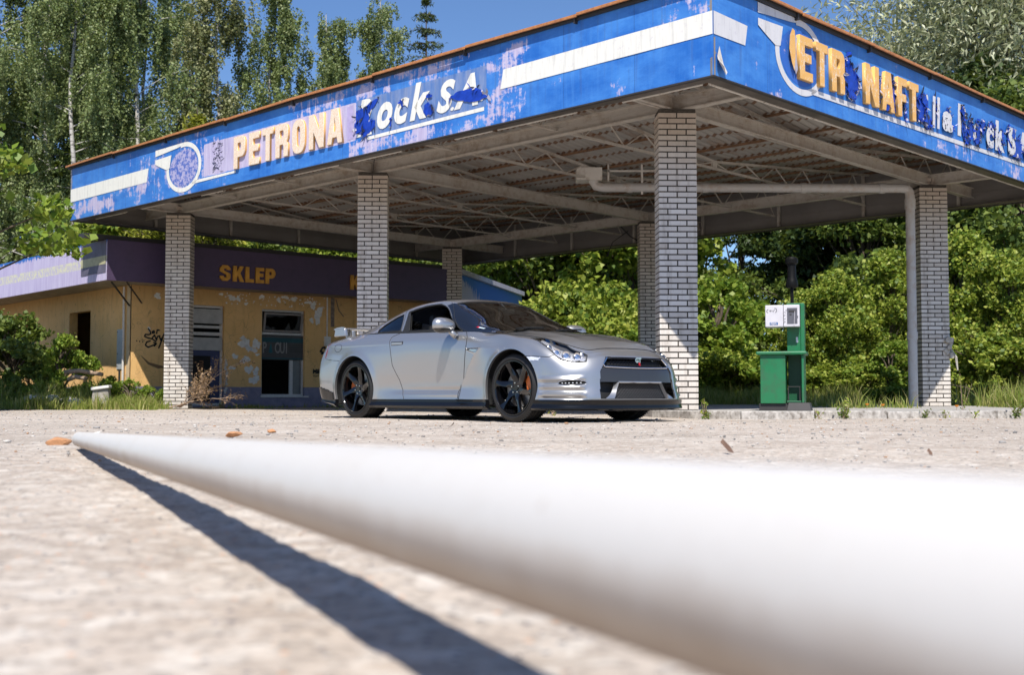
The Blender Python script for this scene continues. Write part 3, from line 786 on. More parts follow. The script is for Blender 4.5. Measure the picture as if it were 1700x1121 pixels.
def shopside_mat():
    g = NG('lavender_side_fascia'); o = g.obj(); X_, Y_, Z_ = g.xyz(o)
    c = g.mix(g.step(g.noise(g.mapv(o, (7, .8, 1)), 1.5, 5), .35, .7), (.46, .40, .60), (.58, .53, .70))
    band = g.m('MULTIPLY', g.step(Y_, 3.30, 3.31), g.step(Y_, 3.53, 3.52))
    yb = g.mix(g.step(g.noise(o, 9, 6, .7), .45, .55), (.50, .46, .60), (.66, .64, .45))
    c = g.mix(band, c, yb)
    top = g.step(g.m('ADD', Y_, g.m('MULTIPLY', g.noise(g.mapv(o, (6, .7, 1)), 2, 5, .6), .35)), 3.98, 4.02)
    c = g.mix(top, c, (.02, .14, .48))
    return g.pbr(c, .6)
M_lav = shopside_mat()
M_black_in = flat('dark_interior', (.012, .011, .012), .9)
M_frame = grime('white_window_frame', (.62, .60, .57), (.25, .2, .16), .5, 6, .5)
def wall_holes(fr, x0, x1, z0, z1, holes, depth, mat, name='wall'):
    """wall in a frame with rectangular holes (x0,x1,z0,z1) ; thickness goes inward"""
    xs = sorted({x0, x1, *[h[0] for h in holes], *[h[1] for h in holes]}); zs = sorted({z0, z1, *[h[2] for h in holes], *[h[3] for h in holes]})
    mb = MB()
    inside = lambda x, z: any(h[0] < x < h[1] and h[2] < z < h[3] for h in holes)
    for i in range(len(xs) - 1):
        for j in range(len(zs) - 1):
            if not inside((xs[i] + xs[i + 1]) / 2, (zs[j] + zs[j + 1]) / 2):
                mb.add([(xs[i], zs[j], 0), (xs[i + 1], zs[j], 0), (xs[i + 1], zs[j + 1], 0), (xs[i], zs[j + 1], 0)], [(0, 1, 2, 3)])
    for h in holes:
        a, b, c, d = h
        V = [(a, c, 0), (b, c, 0), (b, d, 0), (a, d, 0), (a, c, -depth), (b, c, -depth), (b, d, -depth), (a, d, -depth)]
        mb.add(V, [(0, 4, 5, 1), (1, 5, 6, 2), (2, 6, 7, 3), (3, 7, 4, 0)])
    return mb.build(name, mat, shop, fr)
FRW = 6.45                                            # front wall length to the right of G0
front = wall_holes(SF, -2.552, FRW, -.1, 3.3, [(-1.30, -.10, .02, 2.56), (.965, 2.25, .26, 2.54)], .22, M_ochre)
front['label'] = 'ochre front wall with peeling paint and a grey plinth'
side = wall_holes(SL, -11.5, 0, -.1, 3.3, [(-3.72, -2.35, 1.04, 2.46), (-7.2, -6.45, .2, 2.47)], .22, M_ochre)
side['label'] = 'ochre side wall above the brambles'
# far end, back and interior
mb = MB(); e = G0 + Fv * FRW; bk = e + Vector((.25, .97, 0)) * 7; wl = WC + Lv * 11.5
mb.add([(e.x, e.y, 0), (bk.x, bk.y, 0), (bk.x, bk.y, 3.3), (e.x, e.y, 3.3)], [(0, 1, 2, 3)])
mb.add([(bk.x, bk.y, 0), (wl.x, wl.y, 0), (wl.x, wl.y, 3.3), (bk.x, bk.y, 3.3)], [(0, 1, 2, 3)])
mb.build('back_wall', M_ochre, shop, SC)
mb = MB(); P = [WC, e, bk, wl]
mb.add([(p.x, p.y, 3.32) for p in P] + [(p.x, p.y, .015) for p in P], [(0, 1, 2, 3), (7, 6, 5, 4)])
mb.build('ceiling', M_black_in, shop, SC)
mb = MB(); q = G0 - Fv * 2.3 + Vector((-nF.x, -nF.y, 0)) * 3.2
mb.add([(q.x, q.y, 0), (q.x + Fv.x * 11, q.y + Fv.y * 11, 0), (q.x + Fv.x * 11, q.y + Fv.y * 11, 3.3), (q.x, q.y, 3.3)], [(0, 1, 2, 3)])
mb.build('inner_wall', flat('inner_wall_grey', (.10, .095, .09), .9), shop, SC)
# fascia box: front, left, far oblique end ; soffit
FW = 10.35
mb = MB(); mb.mm((-.0, 2.95, -.08), (FW, 3.90, 0)); fpan = mb.build('fascia', M_purple, shop, FF); fpan['label'] = 'dark purple front fascia with raised orange lettering'
mb = MB(); mb.mm((-12.5, 2.955, -.08), (-.002, 3.897, 0)); mb.build('fascia', M_lav, shop, FLf)['label'] = 'faded lavender side fascia'
fe = FC + Fv * FW; ed = Vector((.245, .97, 0)).normalized(); FE = SC @ frame(fe, ed)
mb = MB(); mb.add([(0.02, 2.95, 0), (7.6, 2.95, 0), (7.6, 3.78, 0), (0.02, 3.78, 0)], [(0, 1, 2, 3)])
def endmat():
    g = NG('faded_end_fascia'); o = g.obj(); X_, Y_, Z_ = g.xyz(o)
    d = g.m('ADD', g.m('ADD', g.m('MULTIPLY', X_, .23), g.m('MULTIPLY', Y_, .9)), g.m('MULTIPLY', g.noise(g.mapv(o, (3, .6, 1)), 2, 6, .7), 1.3))
    return g.pbr(g.mix(g.step(d, 4.0, 4.08), (.55, .50, .66), (.02, .16, .55)), .5)
mb.build('fascia', endmat(), shop, FE)
mb = MB(); mb.mm((-.05, 3.785, -.05), (7.6, 3.93, .10)); mb.build('fascia_trim', flat('pale_lilac_trim', (.58, .54, .62), .6), shop, FE)
mb = MB(); mb.mm((-.5, 3.905, -.6), (FW - .1, 4.02, -.12)); mb.mm((.25, 3.9, -.9), (FW - .1, 3.96, -.1)); mb.build('roof_edge', M_dark, shop, FF)
mb = MB(); pts = [FC, fe, fe + ed * 7.5, wl, FC + Lv * 12.5]
mb.add([(p.x, p.y, 3.6) for p in pts], [tuple(range(5))]); mb.build('roof', M_dark, shop, SC)
mb = MB(); c_ = WC + Vector((0, 0, 0))
for z_, (u0, u1, v0_, v1_) in ((2.96, (FC + Vector((0, 0, 0)), fe, e, WC)), (2.962, (FC, FC + Lv * 12.4, WC + Lv * 11.4, WC))):
    mb.add([(p.x, p.y, z_) for p in (u0, u1, v0_, v1_)], [(0, 1, 2, 3)])
mb.build('soffit', flat('soffit_board', (.30, .24, .18), .8, var=.3), shop, SC)
mb = MB()
w2 = WC + Lv * .28
mb.bar(FC + Lv * .15 + Vector((.12, .16, 2.93)), WC + Vector((-.02, -.02, 2.45)), .03); mb.bar(FC + Vector((.3, .5, 2.95)), WC + Fv * .3 + Vector((0, 0, 2.5)), .025)
mb.build('awning_brace', M_dark, shop, SC)
# letters on the fascia
for ch, x, w in (('S', 2.82, .27), ('K', 3.175, .29), ('L', 3.515, .225), ('E', 3.80, .225), ('P', 4.075, .27), ('K', 6.62, .29)):
    gl = glyph(ch, w, .385, .095, .08) if ch != 'W' else [[(0, .385), (.07, 0), (.12, 0), (.15, .2), (.18, 0), (.23, 0), (.30, .385), (.23, .385), (.2, .15), (.15, .385), (.10, .15), (.07, .385)]]
    link_obj('letter', curve_mesh(gl, .05, 'letter', flat('orange_letter' + ch, (.62, .30, .04), .5, var=.2), .003), fpan, FF @ T(x, 3.12, .01))
# dark box on left fascia
mb = MB(); mb.mm((-1.46, 3.14, .002), (-.05, 3.895, .012)); mb.cur = 1; mb.mm((-1.46, 3.33, .0125), (-.05, 3.53, .016)); mb.build('covered_panel', [flat('grey_violet', (.12, .11, .16), .6, var=.3, scale=3), flat('dull_yellow', (.42, .40, .24), .6, var=.2)], shop, FLf)
# door
mb = MB()
def frm(mb, x0, x1, z0, z1, t=.06, z=-.10, d=.06):
    mb.mm((x0, z0, z - d), (x0 + t, z1, z)); mb.mm((x1 - t, z0, z - d), (x1, z1, z)); mb.mm((x0 + t, z1 - t, z - d), (x1 - t, z1, z)); mb.mm((x0 + t, z0, z - d), (x1 - t, z0 + t, z))
frm(mb, -1.30, -.10, .02, 2.56)
door = mb.build('door', M_frame, shop, SF)
mb = MB(); mb.mm((-1.24, 2.10, -.09), (-.125, 2.47, -.055)); mb.mm((-1.24, 1.42, -.09), (-.14, 1.74, -.05)); mb.build('boarding', flat('grey_board', (.42, .41, .39), .7, var=.12), door, SF)
mb = MB(); mb.mm((-1.24, 1.98, -.13), (-.16, 2.05, -.09)); mb.mm((-1.24, 1.80, -.13), (-.16, 1.88, -.09)); mb.build('transom', M_frame, door, SF)
mb = MB(); mb.mm((-1.24, .08, -.15), (-.16, 1.42, -.12)); mb.cur = 1; mb.mm((-1.24, .3, -.118), (-.98, 1.3, -.112)); mb.cur = 2; mb.mm((-.96, .12, -.118), (-.42, 1.28, -.110))
leaf = mb.build('door_leaf', [flat('navy_door', (.012, .016, .09), .4), flat('ochre_strip', (.30, .17, .06), .7), M_black_in], door, SF)
link_obj('writing', text_mesh('prviau', .22, .002, flat('faded_orange_text', (.20, .08, .03), .6), .004), door, SF @ T(-.62, .62, -.10) @ Matrix.Rotation(math.pi / 2, 4, 'Z'))
mb = MB()
rr = random.Random(4)
for k in range(16): mb.box((-.05 + rr.uniform(-.02, .03), .35 + k * .055, .005 + rr.uniform(0, .01)), (rr.uniform(.03, .08), .05, .02), Matrix.Rotation(rr.uniform(-.4, .4), 3, 'Z'))
mb.build('broken_jamb', M_frame, door, SF)
# window
mb = MB(); frm(mb, .965, 2.25, .26, 2.54, .05, -.08, .05); mb.mm((1.02, 1.88, -.13), (2.19, 1.94, -.075)); mb.mm((.93, .225, -.08), (2.36, .265, .05))
win = mb.build('window', M_frame, shop, SF); win['label'] = 'smashed white framed window with a hanging banner'
Mt = T(1.02, 1.955, -.02) @ Matrix.Rotation(.16, 4, 'X')
mb = MB(); frm(mb, 0, 1.14, 0, .50, .045, 0, .04); mb.build('top_sash', flat('grey_sash', (.27, .24, .22), .6), win, SF @ Mt)
M_pane = NG('dirty_pane'); _p = M_pane.pbr((.05, .05, .05), .15)
mb = MB(); mb.sheet([(.045, .045), (.3, .045), (.36, .10), (.30, .13), (.22, .09), (.12, .16), (.045, .12)], -.02); mb.sheet([(.62, .045), (1.09, .045), (1.09, .45), (.98, .45), (1.0, .30), (.93, .10), (.82, .06), (.74, .26)], -.02); mb.sheet([(.045, .455), (.7, .455), (.5, .38), (.3, .42), (.2, .36), (.045, .4)], -.02)
mb.build('broken_pane', _p, win, SF @ Mt)
mb = MB(); mb.mm((1.0, 1.22, -.07), (2.235, 1.87, -.065)); mb.cur = 1; mb.mm((1.0, 1.68, -.0645), (2.235, 1.80, -.063)); mb.mm((1.0, 1.235, -.0645), (2.235, 1.27, -.063))
ban = mb.build('banner', [flat('dark_grey_banner', (.065, .062, .060), .6), flat('dark_teal', (.01, .07, .085), .6)], win, SF)
M_bant = flat('pale_banner_text', (.24, .23, .22), .6)
for s_, x, xs in (('P', 1.02, .6), ('O', 1.38, .55), ('U', 1.53, .55), ('I', 1.70, .6)):
    link_obj('writing', text_mesh(s_, .40, .001, M_bant, .008, 0, xs), ban, SF @ T(x, 1.40, -.0625))
mb = MB(); mb.sheet([(1.20, 1.40), (1.32, 1.40), (1.27, 1.68)], -.0625)
for k in range(4):
    mb.mm((1.80 + .02 * (k % 2) + (.1 if k == 0 else 0), 1.60 - k * .055, -.0627), (2.20, 1.615 - k * .055, -.0623))
mb.m[0] = 1; mb.build('print', [flat('print_grey', (.035, .034, .034), .6), flat('print_teal', (.01, .10, .12), .6)], ban, SF)
mb = MB(); mb.mm((1.86, .30, -.16), (1.96, 1.22, -.12)); mb.cur = 1; mb.mm((1.97, .30, -.15), (2.2, 1.22, -.14)); mb.build('side_pane', [M_frame, flat('milky_glass', (.16, .16, .155), .3)], win, SF)
# conduit, meter box, boards, wires, graffiti, plaster patches
mb = MB(); mb.tube([(2.92, 2.95, .03), (2.92, 1.88, .03)], .02, 6); mb.mm((2.84, 1.62, 0.002), (3.02, 1.88, .07)); mb.build('conduit_box', M_plaster, shop, SF)
mb = MB(); mb.mm((3.05, 2.15, .002), (3.16, 2.95, .012)); mb.tube([(3.2, 2.9, .03), (3.28, 2.6, .05), (3.45, 2.45, .03)], .012, 5); mb.build('rotten_batten', flat('rotten_wood', (.22, .17, .14), .9, var=.4, scale=12), shop, SF)
mb = MB(); mb.tube([(-.27, .45, .05), (-.27, 2.93, .05)], .028, 8); mb.build('wall_downpipe', M_frame, shop, SL)
mb = MB(); mb.mm((-.70, .92, .002), (-.34, 1.90, .02)); mb.cur = 1
for x in (-.66, -.38):
    for z in (1.0, 1.3, 1.84): mb.mm((x - .012, z - .012, .02), (x + .012, z + .012, .03))
mb.mm((-.60, .2, .004), (-.50, .9, .015)); mb.build('meter_board', [flat('grey_panel', (.40, .42, .42), .6, var=.12), M_dark], shop, SL)
mb = MB(); mb.mm((-.18, -.05, .002), (-.002, 2.94, .012)); mb.build('corner_strip', flat('pale_ochre', (.60, .45, .27), .8, var=.1), shop, SL)
rr = random.Random(21); mb = MB()
for (cx_, cz, rx, rz) in ((.47, 1.62, .13, .14), (.58, 1.50, .10, .08), (.44, 1.74, .06, .07), (.80, 1.62, .09, .15), (.74, 1.45, .10, .06), (.50, 1.20, .12, .09), (.20, 1.28, .07, .07), (.12, .98, .08, .05), (.60, .95, .10, .12), (.80, .90, .09, .10), (.76, .68, .13, .11), (.84, 1.34, .05, .04), (.10, 2.78, .1, .07), (-.2, 2.86, .05, .04), (.28, 2.77, .05, .08), (.95, 2.86, .07, .06), (1.45, 2.80, .07, .06), (1.65, 2.88, .09, .05), (1.9, 2.85, .12, .05), (2.35, 2.78, .10, .05), (2.5, 2.70, .09, .09), (2.65, 2.45, .12, .22), (2.45, 2.30, .07, .06), (-1.9, 2.72, .10, .06), (.5, 2.65, .05, .04), (.38, 1.76, .04, .03), (-2.1, 1.9, .03, .06), (-1.55, 2.5, .06, .04)):
    mb.sheet(ragged(cx_, cz, rx, rz, rr, 30, .5), .004)
for k in range(60): mb.sheet(ragged(rr.uniform(-.1, 2.9), rr.uniform(2.62, 2.93), rr.uniform(.01, .03), rr.uniform(.01, .025), rr, 8, .4), .004)
flk = MB(); npp = 28
flk.v = mb.v[mb.pc[npp][0]:]; flk.f = [[i - mb.pc[npp][0] for i in f] for f in mb.f[npp:]]; flk.m = mb.m[npp:]
flk.build('plaster_flakes', M_plaster, shop, SF)['kind'] = 'stuff'
mb.pc = mb.pc[:npp]; mb.each('plaster_patch', M_plaster, shop, SF)
M_spray = flat('black_spray_paint', (.008, .008, .008), .7)
mb = MB()
def strokes(mb, L, x, y, s, r, z=.006):
    for pts in L: 
        P = [(x + a * s, y + b * s, z) for a, b in pts]
        for i in range(len(P) - 1): mb.bar(P[i], P[i + 1], r, .003, up=(0, 0, 1)); mb.sheet([(P[i + 1][0] + r * .5 * math.cos(q), P[i + 1][1] + r * .5 * math.sin(q)) for q in [k * .785 for k in range(8)]], z + .0018)
strokes(mb, [[(0, 4), (.6, 3.2), (.9, 2.4), (.2, 2.1), (-.7, 2.2), (-1.0, 1.6), (0, 1.2), (1.4, .9), (2.4, .2)], [(1.3, 3), (1.8, 3.3), (2.0, 2.8), (1.4, 2.6), (1.3, 3)], [(2.6, 2.4), (2.8, 3.6), (3.4, 3.5)], [(1.1, .9), (2.0, 2.1), (2.6, .6), (2.9, 1.7), (3.6, 1.9)], [(3.4, 1.9), (3.9, .6), (5.0, 2.6)], [(4.4, 1.3), (3.6, -1.0), (3.3, -1.6)], [(.9, .4), (-.3, 0), (-.7, -.9), (.1, -1.5), (1.6, -.9), (2.6, -.4), (1.8, -.1)], [(2.6, -.4), (2, -1.1)], [(4.9, 1.4), (5.2, 1.0)], [(4.6, .4), (5.1, .5)]], -2.13, 1.58, .085, .036)
strokes(mb, [[(0, 0), (.05, 0)], [(.4, -.05), (.45, -.05)], [(.8, -.1), (.85, -.1)]], -2.42, 1.60, .19, .035)
strokes(mb, [[(0, 0), (.5, .8), (1, .9), (1.2, .2), (.6, -.2), (.2, .3)], [(.2, -.3), (1.1, -.1), (1.3, -1)], [(.4, -1.6), (1, -1.4), (1.1, -2), (.5, -2.2), (.4, -1.6)], [(1.4, .4), (2, .8), (2.2, .1), (1.6, -.3), (1.4, .4)], [(1.6, -.8), (2.2, -.6)]], 2.72, 1.45, .15, .05)
mb.build('graffiti', M_spray, shop, SF)
link_obj('writing', text_mesh('Milosz', .17, .002, M_spray, .008), shop, SF @ T(2.50, .87, .005)); link_obj('writing', text_mesh('Wjazd tylko', .07, .002, M_spray), shop, SF @ T(2.50, .78, .005))
g = NG('soot_smudge'); g.pbr((.20, .12, .06), .9); M_smudge = g.mat
mb = MB(); mb.tube([(-2.3, 1.25, .001), (-2.1, 1.06, .001), (-1.85, .98, .001), (-1.62, .97, .001)], [.005, .03, .045, .01], 6)
mb.build('smudge', M_smudge, shop, SF @ Matrix.Diagonal((1, 1, .1, 1)))

# ------------------------------------------------------------------ fuel pump
M_green = grime('green_pump_paint', (.010, .165, .060), (.05, .08, .045), .42, 3, .7, (2, 2, .8), coat=.3)
M_dkgreen = flat('dark_green_paint', (.008, .085, .035), .45)
M_wpump = flat('white_pump_paint', (.60, .58, .62), .5, var=.08, scale=10)
pump = empty('fuel_pump', (3.46, 14.85, .078), 'old green fuel pump with a scribbled white display head, on the kerbed island', 'fuel pump')
PM = Matrix.Translation((3.46, 14.85, .078)) @ Matrix.Rotation(-.30, 4, 'Z')
def pb(name, f, mat, bev=.006, par=None, **k):
    mb = MB(); f(mb); return mb.build(name, mat, par or pump, PM, bevel=bev, **k)
pb('plinth', lambda m: (m.box((-.10, 0, .045), (.42, .34, .09)), m.box((.18, -.03, .05), (.30, .42, .10), None, .85)), M_dark)
pb('cabinet', lambda m: (m.mm((-.29, -.20, .09), (.02, .16, .70)),), M_green)
pb('upright', lambda m: (m.mm((.20, -.02, .10), (.245, .22, 1.36)), m.mm((.03, .19, .10), (.20, .22, 1.36)), m.mm((.03, -.02, 1.32), (.20, .19, 1.36)), m.mm((.03, -.0, .74), (.20, .02, 1.32)), m.mm((.215, -.20, .10), (.245, -.02, .70))), M_green)
pb('nozzle_bay', lambda m: (m.mm((.03, .10, .12), (.20, .12, .72)), m.mm((.03, -.19, .10), (.21, .08, .125))), M_dkgreen)
pb('counter', lambda m: (m.mm((-.34, -.24, .70), (.28, .24, .745)),), M_green, .015)
pb('hose_hoop', lambda m: (m.tube([(.05, -.17, .13), (.05, -.17, .30), (.19, -.17, .30), (.19, -.17, .13)], .008, 6),), M_dark, 0)
head = pb('display_head', lambda m: (m.mm((-.225, -.16, 1.055), (-.005, .10, 1.33)), m.mm((0, -.16, 1.055), (.195, -.03, 1.33))), M_wpump, .008)
mb = MB(); mb.mm((.045, -.167, 1.095), (.17, -.155, 1.29)); mb.cur = 1
mb.mm((.065, -.171, 1.235), (.150, -.166, 1.262)); mb.mm((.075, -.171, 1.20), (.10, -.166, 1.215))
mb.cur = 2; mb.bar((.13, -.171, 1.07), (.14, -.171, 1.25), .012, .004)
mb.build('display_recess', [flat('grey_recess', (.10, .10, .12), .5), M_dark, M_wpump], head, PM)
mb = MB(); PF = PM @ Matrix.Rotation(math.pi / 2, 4, 'X')
def ink(L, x, y, s, r, z=.1615): strokes(mb, L, x, y, s, r, z)
ink([[(0, 0), (-.4, .3), (-.3, .8), (.1, 1)], [(.6, .3), (.5, .7), (.9, .7), (.8, .3)], [(1.2, .3), (1.2, .7)], [(1.5, .2), (1.9, .9)], [(2.2, 0), (2.6, .5), (2.4, 1.2), (1.9, 1.3)]], -.19, 1.235, .042, .005)
ink([[(0, 0), (.4, .2), (.2, .5)], [(.1, 1), (.5, 1.2)], [(0, 2), (.4, 2.1)], [(.2, 3), (.5, 2.8)], [(.4, 3.4), (1, 3.5), (1.5, 3.3), (2, 3.6), (2.6, 3.4)], [(3.6, 1.8), (3.9, 1.8), (3.6, 1.4), (3.9, 1.3)]], .004, 1.105, .045, .004)
mb.build('scribble', M_spray, head, PF)
mb = MB(); mb.mm((-.17, 1.08, .161), (-.07, 1.112, .163)); lb_ = mb.build('sticker', flat('blue_sticker', (.02, .10, .28), .5), head, PF)
link_obj('writing', text_mesh('npn', .05, .001, M_wpump, .001), lb_, PF @ T(-.160, 1.085, .1635))
mb = MB(); mb.mm((.14, .86, .021), (.165, .93, .024)); mb.build('white_sticker', M_wpump, pump, PF @ T(0, 0, -.02))
pb('hose_mast', lambda m: (m.lathe([(.0, 1.36), (.022, 1.36), (.022, 1.56), (.070, 1.57), (.080, 1.60), (.070, 1.66), (.056, 1.70), (.054, 1.86), (.078, 1.88), (.082, 1.93), (.06, 1.96), (0, 1.97)], 20, T(.09, .10, 0)),), NG('black_plastic').pbr((.005, .005, .005), .5, spec=.15), 0, smooth=True, auto=35)

# ------------------------------------------------------------------ long white pole in the foreground
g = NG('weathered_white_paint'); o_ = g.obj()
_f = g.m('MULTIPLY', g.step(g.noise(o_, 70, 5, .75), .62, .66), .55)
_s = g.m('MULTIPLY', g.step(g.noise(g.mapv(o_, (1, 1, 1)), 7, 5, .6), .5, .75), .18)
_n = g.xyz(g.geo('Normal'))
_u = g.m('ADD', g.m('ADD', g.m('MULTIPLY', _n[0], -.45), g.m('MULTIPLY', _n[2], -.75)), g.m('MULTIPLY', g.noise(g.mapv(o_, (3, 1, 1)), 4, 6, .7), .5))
_bounce = g.m('MULTIPLY', g.step(_u, .55, 1.05), .85)  # ground-bounce brown painted into the underside by normal, edge broken by noise
M_pole = g.pbr(g.mix(_bounce, g.mix(_s, g.mix(_f, (.63, .605, .57), (.36, .27, .20)), (.50, .43, .35)), (.33, .24, .165)), .45, 0, g.bump(g.noise(o_, 60, 4), .15, .002))
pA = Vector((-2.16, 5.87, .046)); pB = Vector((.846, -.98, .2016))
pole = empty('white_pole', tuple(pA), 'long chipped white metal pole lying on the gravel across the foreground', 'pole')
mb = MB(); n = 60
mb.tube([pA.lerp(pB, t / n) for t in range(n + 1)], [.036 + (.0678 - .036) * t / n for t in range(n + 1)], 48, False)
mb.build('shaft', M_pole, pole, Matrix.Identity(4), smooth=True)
dp = (pB - pA).normalized(); mb = MB()
mb.tube([pA + dp * .002, pA - dp * .012, pA - dp * .016], [.0368, .036, .028], 32, True)
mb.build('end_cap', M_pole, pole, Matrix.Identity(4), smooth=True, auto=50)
sup = MB(); sup.box((pB.x, pB.y + .12, .062), (.34, .22, .145), Matrix.Rotation(.4, 3, 'Z'))
o = sup.build('concrete_block', flat('rough_concrete', (.38, .36, .33), .9, var=.25, scale=12, bump=.6), bevel=.01); tag(o, 'rough concrete block under the near end of the white pole', 'block')

# ------------------------------------------------------------------ small loose things on the ground
M_rubble = flat('orange_brick_rubble', (.50, .25, .12), .95, var=.35, scale=30, bump=.6)
def stone_mesh(name, mat, seed, sub=2, sq=.6):
    bm = bmesh.new(); bmesh.ops.create_icosphere(bm, subdivisions=sub, radius=1); r = random.Random(seed)
    d = [Vector((r.gauss(0, 1), r.gauss(0, 1), r.gauss(0, 1))).normalized() for _ in range(9)]
    for v in bm.verts:
        k = 1.0
        for q in d: k = min(k, .62 / max(.01, v.co.dot(q)) if v.co.dot(q) > .62 else k)
        v.co *= k; v.co.z *= sq
    me = bpy.data.meshes.new(name); bm.to_mesh(me); bm.free(); me.materials.append(mat); return me
for k, (u_, y_, s_, lab) in enumerate(((-2.45, 6.35, .05, 'crumbling orange brick lump by the far tip of the white pole'), (-2.30, 6.5, .032, 'small orange brick crumb just right of the larger lump by the pole tip'), (-1.80, 7.6, .045, 'flat orange brick piece behind the middle of the pole'), (-1.72, 8.4, .03, 'thin orange brick chip lying behind the pole, nearest the car'))):
    o = link_obj('brick_rubble', stone_mesh('brick_rubble', M_rubble, 40 + k, 3, .62)); o.matrix_basis = T(u_, y_, s_ * .35) @ Matrix.Diagonal((s_ * 1.5, s_, s_, 1)); tag(o, lab, 'brick rubble', 'brick crumbs behind the pole')
M_leafd = flat('dry_brown_leaf', (.13, .075, .05), .8, var=.3, scale=30)
def dry_leaf(name, x, y, s, lab, rot):
    mb = MB(); mb.add([(0, 0, 0), (.5, .25, .3), (1, .1, .75), (.9, -.15, 1.0), (.4, -.3, .45), (.2, .5, .1)], [(0, 1, 2, 3, 4), (0, 5, 1)])
    o = mb.build(name, M_leafd); o.matrix_basis = T(x, y, 0) @ Matrix.Rotation(rot, 4, 'Z') @ Matrix.Diagonal((s, s, s, 1)); tag(o, lab, 'leaf', 'dry leaves on the concrete')
dry_leaf('dry_leaf', 1.02, 5.4, .065, 'curled brown leaf on the concrete in front of the bumper', 2.6)
dry_leaf('dry_leaf', 1.86, 5.2, .03, 'tiny brown leaf on the concrete at the right, clear of the pole', 2.0)
dry_leaf('dry_leaf', -.52, 9.6, .05, 'dark leaf on the ground just below the rear door edge of the car', .3)
# white flake by the pole tip
mb = MB(); mb.add([(0, 0, 0), (.06, .01, .012), (.075, .04, .024), (.01, .035, .01)], [(0, 1, 2, 3)]); o = mb.build('metal_flake', M_steel_w); o.matrix_basis = T(-2.18, 6.0, .06); tag(o, 'bent flake of metal sticking up behind the pole tip', 'scrap')
# gravel
def gravel():
    r = np.random.default_rng(5); V = []; F = []; MI = []
    base = stone_mesh('tmp', M_ground, 1, 1); bv = np.array([v.co[:] for v in base.vertices]); bf = np.array([p.vertices[:] for p in base.polygons])
    n = 9000
    y = 1.0 + 21 * r.random(n) ** .9; x = (r.random(n) * 2 - 1) * (y * .5 + .5)
    s = r.gamma(2, .0014, n) + .0016; s[: 160] *= 1.7; s *= np.clip(y / 5, .45, 1.6)
    keep = np.ones(n, bool)
    off = 0
    for i in range(n):
        q = r.random() * 6.28; c_, s_ = math.cos(q), math.sin(q)
        v = bv * s[i] * (r.random(3) * .6 + .7); v = np.stack([v[:, 0] * c_ - v[:, 1] * s_, v[:, 0] * s_ + v[:, 1] * c_, v[:, 2]], -1) + (x[i], y[i], s[i] * .2 - .002)
        V.append(v); F.append(bf + off); off += len(bv); MI += [int(r.choice(4, p=[.45, .35, .10, .10]))] * len(bf)
    mats = [flat('gravel_grey', (.30, .29, .28), .9), flat('gravel_pale', (.55, .52, .48), .9), flat('gravel_dark', (.14, .135, .13), .8), flat('gravel_orange', (.42, .24, .13), .9)]
    o = link_obj('gravel', np_mesh('gravel', np.concatenate(V), np.concatenate(F), mats, MI)); bpy.data.meshes.remove(base)
    tag(o, 'loose grit and small stones scattered over the concrete', 'gravel', kind='stuff')
gravel()

# ------------------------------------------------------------------ the car
hdv = Vector((.672, -.741, 0)).normalized()
CARM = Matrix.Translation((-.234, 13.665, 0)) @ Matrix.Rotation(math.atan2(hdv.y, hdv.x), 4, 'Z')
car = empty('sports_car', (-.234, 13.665, 0), 'silver two door sports coupe with black wheels, parked in front of the canopy', 'car', rotz=math.atan2(hdv.y, hdv.x))
g = NG('silver_metallic'); o_ = g.obj()
M_paint = g.pbr(g.mix(g.noise(g.mapv(o_, (1, 1, 1)), 900, 1), (.39, .388, .388), (.46, .458, .458)), .31, .76, coat=1.0)
M_gloss = NG('gloss_black').pbr((.008, .008, .009), .10, coat=1.0)
M_carbon = NG('carbon_black').pbr((.005, .005, .006), .22, spec=.4)
g = NG('gunmetal_panel'); M_gun = g.pbr((.055, .055, .058), .34, .5, coat=.4)
M_matte = NG('matte_black').pbr((.010, .010, .010), .65)
M_rubber = flat('tyre_rubber', (.013, .0125, .0125), .62, var=.25, scale=18, bump=.1)
M_wheel = NG('wheel_black').pbr((.004, .004, .005), .12, coat=.4, spec=.4)
M_disc = NG('brake_disc').pbr((.32, .30, .28), .35, .9)
M_cal = flat('orange_caliper', (.62, .14, .02), .4)
M_chrome = NG('chrome').pbr((.75, .75, .76), .12, 1.0)
M_seam = NG('panel_gap').pbr((.015, .015, .016), .6)
M_redl = NG('red_lens').pbr((.35, .005, .01), .1, coat=1)
M_lens = NG('lamp_white_lens').pbr((.80, .81, .84), .12, .35, coat=1)
M_lampin = NG('lamp_reflector').pbr((.85, .86, .88), .25, .7)
M_red = flat('red_enamel', (.6, .01, .02), .3)
def glass_mat(name, tint, ior=1.5, extra=0.0):
    g = NG(name); tr = g.n('BsdfTransparent'); tr.inputs[0].default_value = (*tint, 1)
    gl = g.n('BsdfGlossy'); gl.inputs['Roughness'].default_value = .015; gl.inputs[0].default_value = (1, 1, 1, 1)
    fr_ = g.n('Fresnel'); fr_.inputs[0].default_value = ior
    mx = g.n('MixShader'); g.t.links.new(g.m('ADD', fr_.outputs[0], extra), mx.inputs[0]); g.t.links.new(tr.outputs[0], mx.inputs[1]); g.t.links.new(gl.outputs[0], mx.inputs[2])
    g.t.links.new(mx.outputs[0], g.out.inputs[0]); return g.mat
M_glass = glass_mat('windscreen_glass', (.72, .76, .75), 1.55, .03)
M_glass_d = glass_mat('side_glass', (.45, .47, .47), 1.5, .02)
M_lampglass = glass_mat('headlamp_cover', (.93, .93, .95), 1.45)

